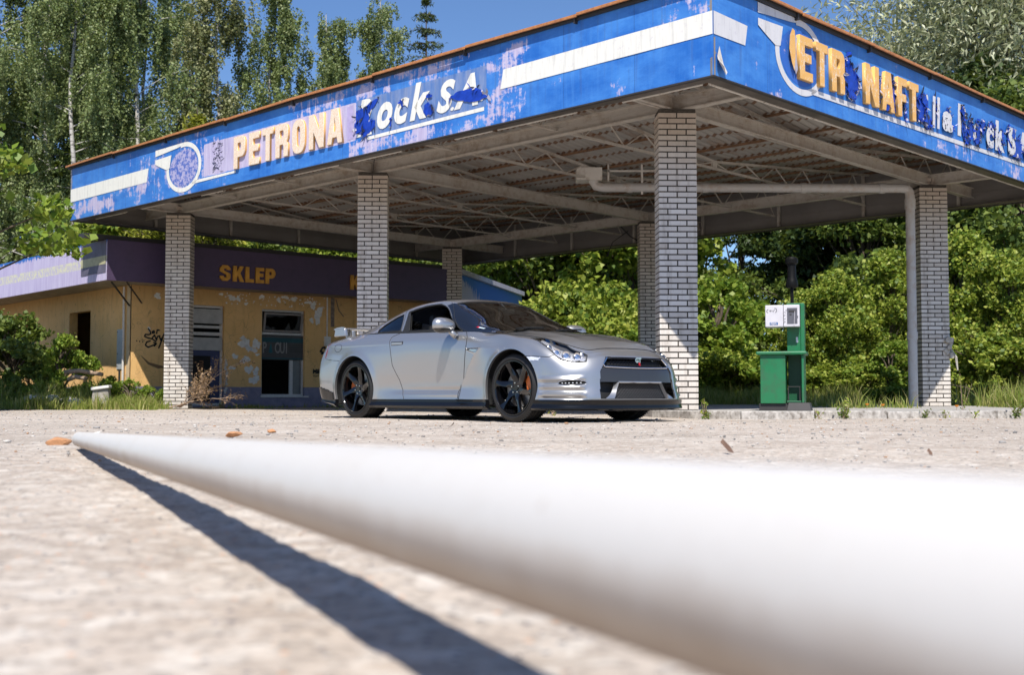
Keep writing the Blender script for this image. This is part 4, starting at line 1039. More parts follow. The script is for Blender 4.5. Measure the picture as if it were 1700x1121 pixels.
def cr(P,s,keys=None):
    """Catmull-Rom (non-uniform finite difference tangents) through P (n,...) at integer knots; s in [0,n-1]"""
    P=np.asarray(P,float);n=len(P);s=np.clip(np.asarray(s,float),0,n-1-1e-9);i=s.astype(int);u=s-i
    m=np.empty_like(P);m[1:-1]=(P[2:]-P[:-2])/2;m[0]=P[1]-P[0];m[-1]=P[-1]-P[-2]
    sh=(-1,)+(1,)*(P.ndim-1);u=u.reshape(sh)
    return (2*u**3-3*u**2+1)*P[i]+(u**3-2*u**2+u)*m[i]+(-2*u**3+3*u**2)*P[i+1]+(u**3-u**2)*m[i+1]
def dense(P,sp,ax):
    """resample axis 0 of P (n,m,3) so that spacing <= sp ; returns new array and parameter"""
    Q=np.moveaxis(P,ax,0);L=np.linalg.norm(np.diff(Q,axis=0),axis=-1).max(axis=1)
    s=np.concatenate([i+np.arange(max(1,int(np.ceil(l/sp))))/max(1,int(np.ceil(l/sp))) for i,l in enumerate(L)]+[[len(Q)-1]])
    return np.moveaxis(cr(Q,s),0,ax),s
ZS=[.125,.225,.36,.52,.68,.80,.905]
def rib_side(x,ys,seam,zs=ZS): return [(x,y,z) for y,z in zip(ys,zs)]+[seam]
RIBS=[
 [(2.30,0,.125),(2.345,0,.225),(2.325,0,.36),(2.30,0,.52),(2.26,0,.645),(2.21,0,.695),(2.16,0,.727),(2.11,0,.752)],
 [(2.285,.35,.125),(2.33,.35,.225),(2.305,.35,.36),(2.285,.35,.52),(2.24,.34,.645),(2.19,.335,.69),(2.145,.33,.722),(2.095,.32,.745)],
 [(2.22,.62,.125),(2.26,.63,.225),(2.235,.62,.36),(2.215,.61,.52),(2.17,.59,.63),(2.12,.57,.675),(2.085,.55,.700),(2.045,.53,.728)],
 [(2.07,.83,.125),(2.09,.86,.225),(2.06,.835,.36),(2.045,.83,.50),(2.01,.815,.61),(1.965,.785,.675),(1.92,.74,.725),(1.86,.66,.79)],
 [(1.86,.925,.125),(1.87,.95,.225),(1.86,.925,.36),(1.855,.925,.50),(1.84,.915,.63),(1.81,.885,.715),(1.77,.83,.775),(1.68,.72,.845)],
 [(1.62,.94,.125),(1.62,.95,.225),(1.62,.94,.36),(1.62,.945,.52),(1.62,.945,.66),(1.60,.925,.765),(1.57,.865,.835),(1.50,.735,.872)],
 [(1.39,.94,.125),(1.39,.945,.225),(1.39,.945,.36),(1.39,.95,.52),(1.39,.95,.68),(1.39,.93,.80),(1.37,.875,.868),(1.33,.735,.895)],
 rib_side(1.10,[.93,.935,.935,.94,.935,.905,.86],(1.09,.745,.915)),
 rib_side(.85,[.915,.92,.910,.915,.91,.89,.855],(.85,.765,.935),[.125,.225,.36,.52,.68,.80,.89]),
 rib_side(.60,[.905,.91,.885,.888,.89,.885,.86],(.60,.80,.958)),
 rib_side(.10,[.905,.91,.875,.882,.89,.89,.872],(.10,.82,.972)),
 rib_side(-.40,[.91,.915,.88,.89,.90,.90,.885],(-.40,.825,.985)),
 rib_side(-.80,[.915,.92,.905,.92,.925,.92,.90],(-.80,.83,.997)),
 rib_side(-1.10,[.93,.935,.935,.945,.945,.937,.908],(-1.10,.825,1.003)),
 rib_side(-1.42,[.945,.95,.95,.952,.952,.943,.91],(-1.42,.80,1.003)),
 rib_side(-1.75,[.93,.93,.938,.942,.942,.93,.895],(-1.75,.77,.992)),
 [(-2.02,.90,.17),(-2.02,.905,.225),(-2.03,.92,.36),(-2.03,.925,.52),(-2.03,.92,.68),(-2.02,.905,.81),(-2.01,.865,.915),(-1.99,.73,.978)],
 [(-2.27,.82,.20),(-2.29,.84,.26),(-2.30,.865,.38),(-2.31,.87,.52),(-2.295,.86,.68),(-2.26,.83,.82),(-2.22,.785,.915),(-2.17,.68,.965)],
 [(-2.38,.60,.20),(-2.40,.62,.26),(-2.41,.64,.38),(-2.42,.645,.52),(-2.405,.64,.68),(-2.37,.62,.82),(-2.33,.60,.915),(-2.27,.52,.962)],
 [(-2.41,.3,.20),(-2.43,.31,.26),(-2.44,.32,.38),(-2.45,.32,.52),(-2.435,.32,.68),(-2.40,.31,.82),(-2.36,.30,.915),(-2.30,.27,.962)],
 [(-2.42,0,.20),(-2.44,0,.26),(-2.45,0,.38),(-2.46,0,.52),(-2.445,0,.68),(-2.41,0,.82),(-2.37,0,.915),(-2.31,0,.962)]]
GX=[1.04,.80,.50,.20,-.05,-.40,-.75,-1.10,-1.45,-1.80]
GS=[[(.72,.925),(.64,.94),(.5,.952),(.38,.958),(.2,.965),(0,.968)],
 [(.775,.945),(.735,.968),(.67,1.0),(.52,1.032),(.28,1.052),(0,1.06)],
 [(.805,.965),(.765,1.01),(.70,1.065),(.53,1.13),(.29,1.163),(0,1.175)],
 [(.82,.975),(.757,1.08),(.665,1.20),(.52,1.258),(.29,1.293),(0,1.306)],
 [(.825,.985),(.717,1.16),(.605,1.312),(.50,1.353),(.29,1.378),(0,1.386)],
 [(.83,.99),(.717,1.165),(.605,1.322),(.50,1.363),(.29,1.388),(0,1.396)],
 [(.835,1.0),(.723,1.14),(.62,1.277),(.51,1.33),(.29,1.363),(0,1.373)],
 [(.83,1.005),(.738,1.095),(.65,1.18),(.53,1.24),(.29,1.284),(0,1.296)],
 [(.80,1.0),(.733,1.042),(.655,1.09),(.53,1.13),(.29,1.16),(0,1.17)],
 [(.765,.985),(.71,.992),(.64,1.002),(.52,1.012),(.29,1.022),(0,1.027)]]
def wall(sp=.012):
    P=np.array(RIBS,float);P,s=dense(P,sp,0);P,v=dense(P,sp,1);return P,s,v
def house(sp=.012):
    P=np.array([[(x,y,z) for y,z in sec] for x,sec in zip(GX,GS)],float);P,s=dense(P,sp,0);P,v=dense(P,sp,1);return P,s,v

def disp(P, S_, V_, N):
    """surface relief: arch lips, door scoop, blade line behind the front arch, bumper ridges"""
    x, z = P[..., 0], P[..., 2]
    d = np.zeros_like(x)
    for cx_, cz_, R in ((1.375, .34, .405), (-1.44, .34, .405)):
        r = np.hypot(x - cx_, z - cz_); d += .016 * np.exp(-(np.maximum(r - R, 0) / .045) ** 2) * (V_ < 5.6) * (r > R - .1)
    ln = np.interp(V_, [.9, 1.9, 2.18, 3.36, 4.7, 4.75, 7], [9.25, 9.206, 9.147, 8.824, 8.06, 7.9, 7.9])
    q = ln - S_
    d += np.where((q > 0) & (V_ > .9) & (V_ < 4.72), .034 * np.exp(-np.maximum(q, 0) / .55), 0)
    # pocket for the vent
    tri = ((S_ < 9.03) & (S_ > 8.06) & (V_ < 4.78) & (V_ > np.interp(S_, [8.06, 8.41, 9.03], [4.6, 4.1, 4.6])))
    d -= .028 * tri
    # sill scoop on the door
    e = np.interp(S_, [9.15, 9.3, 10.4, 11.6, 11.9], [0, 1, .75, .15, 0]) * (S_ > 9.15) * (S_ < 11.9)
    d += e * (-.020 * np.exp(-((V_ - 1.78) / .16) ** 2) + .012 * np.exp(-((V_ - 1.42) / .14) ** 2))
    # bumper ridges
    for vc in (2.5, 1.95, 1.38):
        w = np.clip((S_ - 2.25) / .25, 0, 1) * np.clip((4.35 - S_) / .35, 0, 1)
        d += .017 * w * np.exp(-((V_ - vc) / .13) ** 2) - .010 * w * np.exp(-((V_ - vc + .27) / .13) ** 2)
    # lower lip: swells outward so that its upper half faces the sky
    d += .030 * np.exp(-((V_ - .34) / .20) ** 2) * (V_ < 1.0)
    # shoulder crease on the rear wing
    d += .006 * np.exp(-((V_ - 5.65) / .10) ** 2) * np.clip((S_ - 11.5) / 1.5, 0, 1)
    return d
def normals(P):
    du = np.gradient(P, axis=0); dv = np.gradient(P, axis=1); n = np.cross(du, dv); L = np.linalg.norm(n, axis=-1, keepdims=True)
    return n / np.maximum(L, 1e-9)
def inpoly(px, py, poly):
    c = np.zeros(px.shape, bool); n = len(poly)
    for i in range(n):
        x0, y0 = poly[i]; x1, y1 = poly[(i + 1) % n]
        if y0 == y1: continue
        c ^= ((py < y0) != (py < y1)) & (px < (x1 - x0) * (py - y0) / (y1 - y0) + x0)
    return c
W_P, W_s, W_v = wall(.0095)
S2, V2 = np.meshgrid(W_s, W_v, indexing='ij')
W_N = normals(W_P)
# make sure normals point outward
sgn = np.sign((W_N * (W_P - np.array([0, 0, .5]))).sum(-1)[:, 20:60].mean()); W_N *= sgn
W_D = W_P + W_N * disp(W_P, S2, V2, W_N)[..., None]
W_D[0, :, 1] = 0; W_D[-1, :, 1] = 0
H_P, H_s, H_v = house(.0095)
S3, V3 = np.meshgrid(H_s, H_v, indexing='ij')
H_N = normals(H_P); H_N *= np.sign((H_N * (H_P - np.array([-.4, 0, .7]))).sum(-1).mean()); H_P[:, -1, 1] = 0
def fc(A): return (A[:-1, :-1] + A[1:, :-1] + A[:-1, 1:] + A[1:, 1:]) / 4
def region(P, N, mask, off=0.0, both=True, side=-1):
    """vertices / faces of the masked faces, offset along the normal; mirrored"""
    n1_, n2_ = P.shape[:2]; idx = np.arange(n1_ * n2_).reshape(n1_, n2_)
    Fq = np.stack([idx[:-1, :-1], idx[1:, :-1], idx[1:, 1:], idx[:-1, 1:]], -1)[mask]
    used, inv = np.unique(Fq, return_inverse=True); Fq = inv.reshape(-1, 4)
    V = (P + N * off).reshape(-1, 3)[used]
    out = []
    for sd_ in ((-1, 1) if both else (side,)):
        Vs = V.copy(); Vs[:, 1] *= sd_
        out.append((Vs, Fq if sd_ == 1 else Fq[:, ::-1]))
    return out
def orient(V, F, ref):
    a = V[F[:, 0]]; n = np.cross(V[F[:, 1]] - a, V[F[:, 2]] - a); c = V[F].mean(1) - ref
    return F if (n * c).sum() > 0 else F[:, ::-1]
def reg_obj(name, P, N, mask, mat, off=0.0, both=True, side=-1, parent=None, ref=(-.1, 0, .6), rim=0.0, merge=True):
    parts = region(P, N, mask, off, both, side)
    Vs = []; Fs = []; o = 0
    for V, F in parts:
        F = orient(V, F, np.array(ref)); Vs.append(V); Fs.append(F + o); o += len(V)
    V = np.concatenate(Vs); F = np.concatenate(Fs)
    me = np_mesh(name, V, F, [mat], smooth=True)
    if rim or merge:
        bm = bmesh.new(); bm.from_mesh(me)
        if merge and both: bmesh.ops.remove_doubles(bm, verts=[v for v in bm.verts if abs(v.co.y) < 1e-4], dist=1e-4)
        if rim:
            ed = [e for e in bm.edges if e.is_boundary and abs((e.verts[0].co.y + e.verts[1].co.y) / 2) > 1e-4]
            r = bmesh.ops.extrude_edge_only(bm, edges=ed)
            nv = [v for v in r['geom'] if isinstance(v, bmesh.types.BMVert)]
            for v in nv:
                c = v.co.copy(); c.z = 0
                v.co -= Vector((0, math.copysign(rim, v.co.y), 0)) if abs(v.co.x) < 2.05 else Vector((math.copysign(rim, v.co.x), 0, 0))
            for f in bm.faces: f.smooth = True
        bm.normal_update(); bm.to_mesh(me); bm.free()
    me.set_sharp_from_angle(angle=R_(38))
    return link_obj(name, me, parent or car, CARM)
PX, PY, PZ = (fc(W_P)[..., i] for i in range(3)); SS, VV = fc(S2), fc(V2)
# wheel arches: snap vertices on to the circle
ARCH = ((1.375, .34, .405), (-1.44, .34, .405))
for cx_, cz_, R in ARCH:
    r = np.hypot(W_D[..., 0] - cx_, W_D[..., 2] - cz_); m_ = (r > R - .0085) & (r < R + .0045) & (V2 < 6)
    k = (R / np.maximum(r, 1e-6))
    W_D[..., 0] = np.where(m_, cx_ + (W_D[..., 0] - cx_) * k, W_D[..., 0]); W_D[..., 2] = np.where(m_, cz_ + (W_D[..., 2] - cz_) * k, W_D[..., 2])
DC = fc(W_D)
arch = np.zeros(PX.shape, bool)
for cx_, cz_, R in ARCH: arch |= (np.hypot(DC[..., 0] - cx_, DC[..., 2] - cz_) < R - .001) & (VV < 6)
ok = ~arch
low = (VV < 1.0)
front_z = (SS < 2.6)
# front fascia zones in (|y|, z)
wp = np.interp(PZ, [.225, .51, .655, .66], [.575, .54, .43, .0]); panel_ = front_z & (PX > 2.0) & (PZ > .236) & (PZ < .657) & (PY < wp) & (VV >= 1)
grille = panel_ & (PZ > .553) & (PZ < .645) & (PY < np.interp(PZ, [.553, .575, .645], [.455, .485, .41]))
inlet = panel_ & (PZ < .405) & (PY < .57)
band = panel_ & ~grille & ~inlet
HLP = [(5.05, 6.45), (4.5, 6.97), (3.875, 6.99), (2.85, 6.85), (2.2, 5.7), (2.08, 4.8), (2.2, 3.75), (2.6, 3.75), (3.15, 4.15), (3.44, 4.95), (3.94, 5.8), (4.5, 6.25)]
hl = inpoly(SS, VV, HLP)
drl = (((SS - 2.8) / .56) ** 2 + ((VV - 2.22) / .20) ** 2 < 1)
mark = inpoly(SS, VV, [(5.0, 4.0), (4.235, 4.1), (4.35, 3.85), (4.882, 3.70)]) & ok
DOORP = [(11.63, 7.1), (11.93, 6.5), (11.93, 5.9), (11.85, 5.0), (11.74, 3.6), (11.46, 2.6), (11.185, 1.0), (9.176, 1.0), (9.147, 2.1), (9.06, 4.4), (9.03, 5.4), (9.06, 6.0), (9.235, 7.1)]
doorm = inpoly(SS, VV, DOORP)
tail_low = (SS > 15.55) & (PZ < np.interp(SS, [15.5, 16.8, 17.2, 20], [.30, .375, .36, .36]))
redm = (np.abs(SS - (16.36 - .02 * (6 - VV))) < .035) & (VV > 4.4) & (VV < 6.0)
body_m = ok & ~low & ~panel_ & ~hl & ~drl & ~doorm & ~tail_low & ~mark & ~redm
bumper_m = body_m & ((SS < 3.4) | ((SS < 5.2) & (VV < np.interp(SS, [3.4, 3.75, 5.2], [4.75, 4.3, 4.0])))) & (VV < 6.99)
wing_m = body_m & ~bumper_m
body = reg_obj('body', W_D, W_N, wing_m, M_paint, rim=.03)
reg_obj('front_bumper', W_D, W_N, bumper_m, M_paint, rim=.02)
for sd_ in (-1, 1):
    door_o = reg_obj('door', W_D, W_N, doorm & ok, M_paint, both=False, side=sd_, rim=.02)
    if sd_ == -1: near_door = door_o
    else: far_door = door_o
# skirts, splitter, diffuser
sk = low & ok & (SS > 4.2) & (SS < 15.55)
reg_obj('side_skirt', W_D, W_N, sk, M_carbon, off=.012, rim=.05)
reg_obj('front_splitter', W_D, W_N, low & ok & (SS <= 4.75), M_carbon, off=.022, rim=.05)
reg_obj('rear_diffuser', W_D, W_N, (tail_low | (low & (SS >= 15.55))) & ok, M_carbon, off=.012, rim=.04)
# relief highlights on the skirt: two flutes
def surf(P, s_, v_):
    A = cr(np.array(RIBS if P is W_P else [[(x, y, z) for y, z in sec] for x, sec in zip(GX, GS)], float), np.atleast_1d(s_))
    return np.stack([cr(A[i], np.atleast_1d(v)) [0] for i, v in enumerate(np.atleast_1d(v_))])
def spt(P, N, Sg, Vg, s_, v_, off, sd_):
    i = int(np.abs(Sg - s_).argmin()); j = int(np.abs(Vg - v_).argmin())
    i2 = min(max(i + (1 if s_ > Sg[i] else -1), 0), len(Sg) - 1); j2 = min(max(j + (1 if v_ > Vg[j] else -1), 0), len(Vg) - 1)
    fs = (s_ - Sg[i]) / (Sg[i2] - Sg[i]) if i2 != i else 0; fv = (v_ - Vg[j]) / (Vg[j2] - Vg[j]) if j2 != j else 0
    p = P[i, j] * (1 - fs) * (1 - fv) + P[i2, j] * fs * (1 - fv) + P[i, j2] * (1 - fs) * fv + P[i2, j2] * fs * fv
    p = p + N[i, j] * off
    return Vector((p[0], p[1] * sd_, p[2]))
def seam(name, P, N, Sg, Vg, pts, sides=(-1, 1), w=.0045, mat=None, par=None, off=.0025, closed=False):
    mb = MB()
    if closed: pts = pts + [pts[0]]
    for sd_ in sides:
        L = []
        for (s0, v0), (s1, v1) in zip(pts[:-1], pts[1:]):
            for k in range(8): L.append(spt(P, N, Sg, Vg, s0 + (s1 - s0) * k / 8, v0 + (v1 - v0) * k / 8, off, sd_))
        L.append(spt(P, N, Sg, Vg, *pts[-1], off, sd_))
        L = [p for i, p in enumerate(L) if i == 0 or (p - L[i - 1]).length > 1e-4]
        if len(L) > 2: mb.tube(L, w, 5)
    return mb.build(name, mat or M_seam, par or car, CARM, smooth=True)
Wd = (W_D, W_N, W_s, W_v); Hd = (H_P, H_N, H_s, H_v)
seam('panel_gap', *Wd, [(p[0], min(p[1], 6.98)) for p in DOORP[:7]], w=.0035, off=.0005)
seam('panel_gap', *Wd, [(p[0], min(p[1], 6.98)) for p in DOORP[7:]], w=.0035, off=.0005)
seam('panel_gap', *Wd, [(5.15, 4.0), (3.75, 4.3), (3.44, 4.75)], w=.0035, off=.0005)
seam('panel_gap', *Wd, [(16.3, 4.3), (15.6, 4.15), (15.05, 4.1)], w=.0025, off=.0005)
seam('panel_gap', *Wd, [(0.0, 6.98), (1.5, 6.98), (2.6, 6.98), (4, 6.98), (6, 6.98), (8.5, 6.98)], w=.004, off=.002)
seam('fuel_flap', *Wd, [(15.26 + .30 * math.cos(q), 5.45 + .45 * math.sin(q)) for q in [k * math.pi / 8 for k in range(16)]], sides=(-1,), w=.0025, off=.0003, closed=True)
seam('panel_gap', *Wd, [(9.206, 1.05), (9.206, 1.9), (9.147, 2.18), (8.824, 3.36), (8.41, 4.1)], w=.004, off=.001)
# lamps
for sd_ in (-1, 1):
    hlo = reg_obj('headlight', W_D, W_N, hl, NG('lamp_bowl').pbr((.30, .31, .33), .3, .8), off=-.035, both=False, side=sd_, rim=-.0)
    reg_obj('reflector', W_D, W_N, hl & ~inpoly(SS, VV, [(5.1, 6.2), (5.1, 7.1), (4.4, 7.1), (4.4, 6.2)]) & (np.abs(VV - np.interp(SS, [2.1, 3.2, 4.4], [4.7, 5.45, 6.6])) < np.interp(SS, [2.1, 3.4, 4.4], [.9, .72, .4])), M_lampin, off=-.022, both=False, side=sd_, parent=hlo)
    mb = MB()
    for s_, v_, r_ in ((2.45, 4.75, .042), (2.85, 5.0, .045), (3.3, 5.35, .042), (3.8, 5.95, .030), (2.25, 5.3, .025)):
        p = spt(*Wd, s_, v_, -.012, sd_); n_ = Vector((.82, .52 * sd_, .25)).normalized()
        Mq = Matrix.Translation(p) @ n_.to_track_quat('Z', 'Y').to_matrix().to_4x4()
        mb.lathe([(0, .006), (r_ * .55, .002), (r_ * .6, -.004), (r_, .008), (r_ * 1.05, .002), (r_ * 1.05, -.02)], 18, Mq)
    mb.build('projector', M_chrome, hlo, CARM, smooth=True, auto=40)
    seam('led_strip', *Wd, [(2.15, 4.0), (2.6, 4.02), (3.1, 4.45), (3.4, 5.05)], sides=(sd_,), w=.006, mat=M_lens, par=hlo, off=-.006)
    seam('lamp_surround', *Wd, HLP, sides=(sd_,), w=.006, mat=M_matte, par=hlo, off=-.001, closed=True)
    reg_obj('lamp_cover', W_D, W_N, hl, M_lampglass, off=.001, both=False, side=sd_, parent=hlo)
    d_ = reg_obj('running_light', W_D, W_N, drl, M_matte, off=-.010, both=False, side=sd_)
    seam('lamp_surround', *Wd, [(2.8 + .56 * math.cos(q), 2.22 + .20 * math.sin(q)) for q in [k * math.pi / 10 for k in range(20)]], sides=(sd_,), w=.005, mat=M_chrome, par=d_, off=.001, closed=True)
    mb = MB()
    for k in range(6):
        p = spt(*Wd, 2.45 + .14 * k, 2.22, .0, sd_); mb.box(p, (.014, .014, .014))
    mb.build('led', M_lens, d_, CARM, bevel=.004)
    reg_obj('side_repeater', W_D, W_N, mark, M_lens, off=.001, both=False, side=sd_)
    reg_obj('side_reflector', W_D, W_N, redm & ok, M_redl, off=.002, both=False, side=sd_)
# front fascia
reg_obj('grille_panel', W_D, W_N, band, M_gun, off=-.012, rim=.03)
gr_ = reg_obj('upper_grille', W_D, W_N, grille, M_matte, off=-.055)
inl = reg_obj('lower_intake', W_D, W_N, inlet, M_matte, off=-.09)
mb = MB(); X0 = 2.262
def xf(y, z): # front surface x at |y|, z
    i = np.argmin(np.abs(W_D[:230, :, 1] - abs(y)) + np.abs(W_D[:230, :, 2] - z) * 1.0 + (W_D[:230, :, 0] < 2.0) * 9)
    return float(W_D[:230].reshape(-1, 3)[i, 0])
for k in range(-22, 23):
    for s_ in (-1, 1):
        y0 = k * .042; zA, zB = .558, .642
        a = Vector((xf(y0, zA) - .03, y0, zA)); b = Vector((xf(y0 + s_ * .10, zB) - .035, y0 + s_ * .10, zB))
        if abs(y0) < .46 and abs(b.y) < .44: mb.tube([a, b], .0028, 4)
mb.build('mesh', M_carbon, gr_, CARM)
mb = MB()
for k in range(-24, 25):
    for s_ in (-1, 1):
        P_ = []
        for t in np.linspace(0, 1, 12):
            z = .238 + .155 * t; y = k * .040 + s_ * .20 * (t - .5)
            if abs(y) < np.interp(z, [.236, .395], [.40, .315]): P_.append((xf(y, z) - .045, y, z))
        if len(P_) > 1: mb.tube(P_, .003, 4)
mb.build('mesh', NG('mesh_grey').pbr((.10, .10, .105), .4, .6), inl, CARM)
# frame of the lower intake: flared feet that narrow upward into the top bar
mb = MB()
for sd_ in (-1, 1):
    n = 8; V = []
    for k in range(n + 1):
        t = k / n; z = .238 + .162 * t
        yi = .40 - .085 * t; yo = .415 - .065 * t + .10 * (1 - t) ** 2.2
        V += [(xf(yi, z) - .035, sd_ * yi, z), (xf(yi, z) + .000, sd_ * (yi + .012), z), (xf(min(yo, .53), z) - .002 - .05 * t, sd_ * yo, z - .012 * t)]
    mb.add(V, [(3 * k + j, 3 * k + 3 + j, 3 * k + 4 + j, 3 * k + 1 + j) for k in range(n) for j in range(2)])
L = [(xf(y, .40) - .012, y, .402) for y in np.linspace(-.325, .325, 20)]
mb.tube(L, .011, 6); mb.build('intake_frame', M_paint, inl, CARM, smooth=True, auto=60)
L = []
for y in np.linspace(-.47, .47, 24): L.append((xf(y, .55) - .004, y, .548 + .008 * (y / .47) ** 2))
mb = MB(); mb.tube(L, .007, 6)
for sd_ in (-1, 1): mb.tube([(xf(.47, .55) - .004, sd_ * .47, .556), (xf(.48, .585) - .004, sd_ * .485, .58), (xf(.43, .64) - .002, sd_ * .415, .647)], .007, 6)
mb.build('grille_trim', M_chrome, gr_, CARM)
GTM = CARM @ Matrix.Translation((xf(0, .60) + .004, .055, .572)) @ Matrix(((0, 0, 1, 0), (-1, 0, 0, 0), (0, 1, 0, 0), (0, 0, 0, 1)))
GTM = CARM @ Matrix.Translation((xf(0, .60) + .004, -.062, .572)) @ Matrix(((0, 0, 1, 0), (1, 0, 0, 0), (0, 1, 0, 0), (0, 0, 0, 1)))
bd = link_obj('badge', text_mesh('GT', .066, .006, M_chrome, .003), gr_, GTM @ T(0, .032, 0))
link_obj('badge_letter', text_mesh('R', .042, .006, M_red, .001), bd, GTM @ T(.050, .000, .004))
# hood, rear deck, floor
def cap(name, s_lo, s_hi, spx, spz, mat, pw=2.2, bulge=None, crown=0):
    i0, i1 = int(np.abs(W_s - s_lo).argmin()), int(np.abs(W_s - s_hi).argmin())
    E = W_P[i0:i1 + 1, -1]; ss = W_s[i0:i1 + 1]; t = np.linspace(1, 0, 46)
    sx = np.interp(ss, *spx); sz = np.interp(ss, *spz)
    yy = E[:, 1:2] * t; xx = sx[:, None] + (E[:, 0:1] - sx[:, None]) * (t ** 1.6); zz = sz[:, None] + (E[:, 2:3] - sz[:, None]) * (t ** pw)
    if bulge is not None: zz = zz + bulge(xx, yy)
    P = np.stack([xx, yy, zz], -1); N = normals(P)
    N[..., 2] = np.abs(N[..., 2])
    return reg_obj(name, P, N, np.ones((P.shape[0] - 1, P.shape[1] - 1), bool), mat, ref=(-.1, 0, -3)), P, N
hood, hoodP, hoodN = cap('hood', 0.03, 9.0, ([0, 1, 2, 3, 4, 5, 6, 7, 9], [2.108, 2.098, 2.06, 1.92, 1.72, 1.52, 1.34, 1.10, .60]), ([0, 1, 2, 3, 4, 5, 6, 7, 9], [.752, .758, .778, .838, .888, .925, .948, .970, .975]), M_paint, 2.4,
            lambda x, y: .012 * np.exp(-((y - .44) / .07) ** 2) * np.clip((2.0 - x) / .5, 0, 1) - .010 * np.exp(-((y - .30) / .10) ** 2) * np.clip((1.9 - x) / .4, 0, 1))
cap('boot_lid', 14.6, 20, ([14.6, 16, 17, 18, 19, 20], [-1.65, -1.95, -2.1, -2.2, -2.27, -2.31]), ([14.6, 16, 20], [1.03, 1.005, .962]), M_paint, 2.0)
mb = MB()
for sd_ in (-1, 1):
    P_ = [(1.16, .40), (1.10, .52), (.93, .55), (.95, .44)]
    mb.add([(x, sd_ * y, .972 - .02 * (x - .9) + (.004 if i in (1, 2) else .006) - .03 * max(0, y - .42)) for i, (x, y) in enumerate(P_)], [(0, 1, 2, 3)])
mb.build('hood_duct', M_matte, car, CARM)
mb = MB(); mb.mm((-2.2, -.78, .155), (2.0, .78, .20)); mb.build('underbody', M_matte, car, CARM)
mb = MB()
for cx_, cz_, R in ARCH:
    for sd_ in (-1, 1):
        n = 28; V = []
        for k in range(n + 1):
            q = -.42 + (math.pi + .84) * k / n
            x = cx_ + (R + .004) * math.cos(q); z = cz_ + (R + .004) * math.sin(q)
            for y in (.928, .55): V.append((x, sd_ * y, z))
        b = len(mb.v); mb.add(V, [(2 * i, 2 * i + 2, 2 * i + 3, 2 * i + 1) for i in range(n)])
        mb.add([(cx_ + R * math.cos(q), sd_ * .55, cz_ + R * math.sin(q)) for q in [-.42 + (math.pi + .84) * k / 20 for k in range(21)]], [tuple(range(21))])
PCS = mb.pc
for k in range(0, len(PCS), 2):
    v0, v1, f0, f1 = PCS[k][0], PCS[k + 1][1], PCS[k][2], PCS[k + 1][3]
    q = MB(); q.v = mb.v[v0:v1]; q.f = [[i - v0 for i in f] for f in mb.f[f0:f1]]; q.m = mb.m[f0:f1]; q.build('wheel_well', M_matte, car, CARM)
# greenhouse
hS, hV = fc(S3), fc(V3)
SIDEW = [(5.32, .12), (5.90, 1.68), (5.25, 1.80), (4.4, 1.86), (4.22, 1.80), (3.6, 1.52), (2.78, 1.06), (2.2, .12)]
QW = [(5.80, .15), (6.22, 1.72), (6.55, 1.72), (6.85, 1.52), (7.1, 1.12), (7.2, .6), (7.1, .15)]
WS = [(3.60, 2.55), (3.2, 2.62), (2.87, 2.70), (2.13, 2.62), (1.455, 2.25), (.75, 1.45), (.25, .8), (-.1, .8), (-.1, 5.2), (3.35, 5.2), (3.42, 4.2)]
RW = [(6.3, 3.0), (8.6, 2.7), (8.6, 5.2), (6.15, 5.2)]
wsm = inpoly(hS, hV, WS); swm = inpoly(hS, hV, SIDEW); qwm = inpoly(hS, hV, QW); rwm = inpoly(hS, hV, RW)
APL = [(3.95, 1.9), (3.66, 2.52), (3.62, 5.2), (-.1, 5.2), (-.1, -.1), (2.12, -.1), (2.5, .6), (3.3, 1.45), (4.05, 1.82)]
apl = inpoly(hS, hV, APL) & ~wsm & ~swm
near_pillar = apl & (hV < 2.9)
frame_b = ~wsm & ~swm & ~qwm & ~rwm
trim = frame_b & (((hV < .14)) | (inpoly(hS, hV, [(5.22, -.1), (5.5, .6), (5.92, 1.68), (5.25, 1.80), (4.4, 1.86), (4.3, 1.97), (5.25, 1.93), (6.0, 1.86), (5.98, 1.6), (5.62, -.1)])))
trim &= ~apl
roofm = frame_b & ~apl & ~trim
reg_obj('roof', H_P, H_N, roofm, M_paint, off=0, rim=0)
reg_obj('windscreen_pillar', H_P, H_N, apl, M_gloss)
reg_obj('window_trim', H_P, H_N, trim, M_matte, off=-.001)
reg_obj('windscreen', H_P, H_N, wsm, M_glass, off=-.002)
reg_obj('rear_window', H_P, H_N, rwm, M_glass, off=-.002)
for sd_ in (-1, 1):
    reg_obj('quarter_window', H_P, H_N, qwm, M_glass_d, off=-.006, both=False, side=sd_)
reg_obj('side_window', H_P, H_N, swm, M_glass_d, off=-.012, both=False, side=1)
# liner
liner = frame_b & (hS < 8.5) & (hV > .1)
reg_obj('cabin_lining', H_P, H_N, liner, M_matte, off=-.035, ref=(-.1, 0, 9))
seam('window_seal', *Hd, SIDEW, w=.006, off=-.002, mat=M_matte, closed=True)
seam('window_seal', *Hd, [p for p in QW], w=.006, off=-.002, mat=M_matte, closed=True)
seam('windscreen_seal', *Hd, [(3.38, 4.98), (3.42, 4.2), (3.60, 2.55), (3.2, 2.62), (2.87, 2.70), (2.13, 2.62), (1.455, 2.25), (.75, 1.45), (.25, .85)], w=.006, off=-.001, mat=M_seam)
seam('panel_gap', *Hd, [(5.75, .1), (6.15, 1.8), (6.25, 2.3)], w=.003, off=0)
seam('panel_gap', *Hd, [(2.0, .1), (2.6, .9), (3.3, 1.75), (3.95, 2.3)], w=.003, off=0)
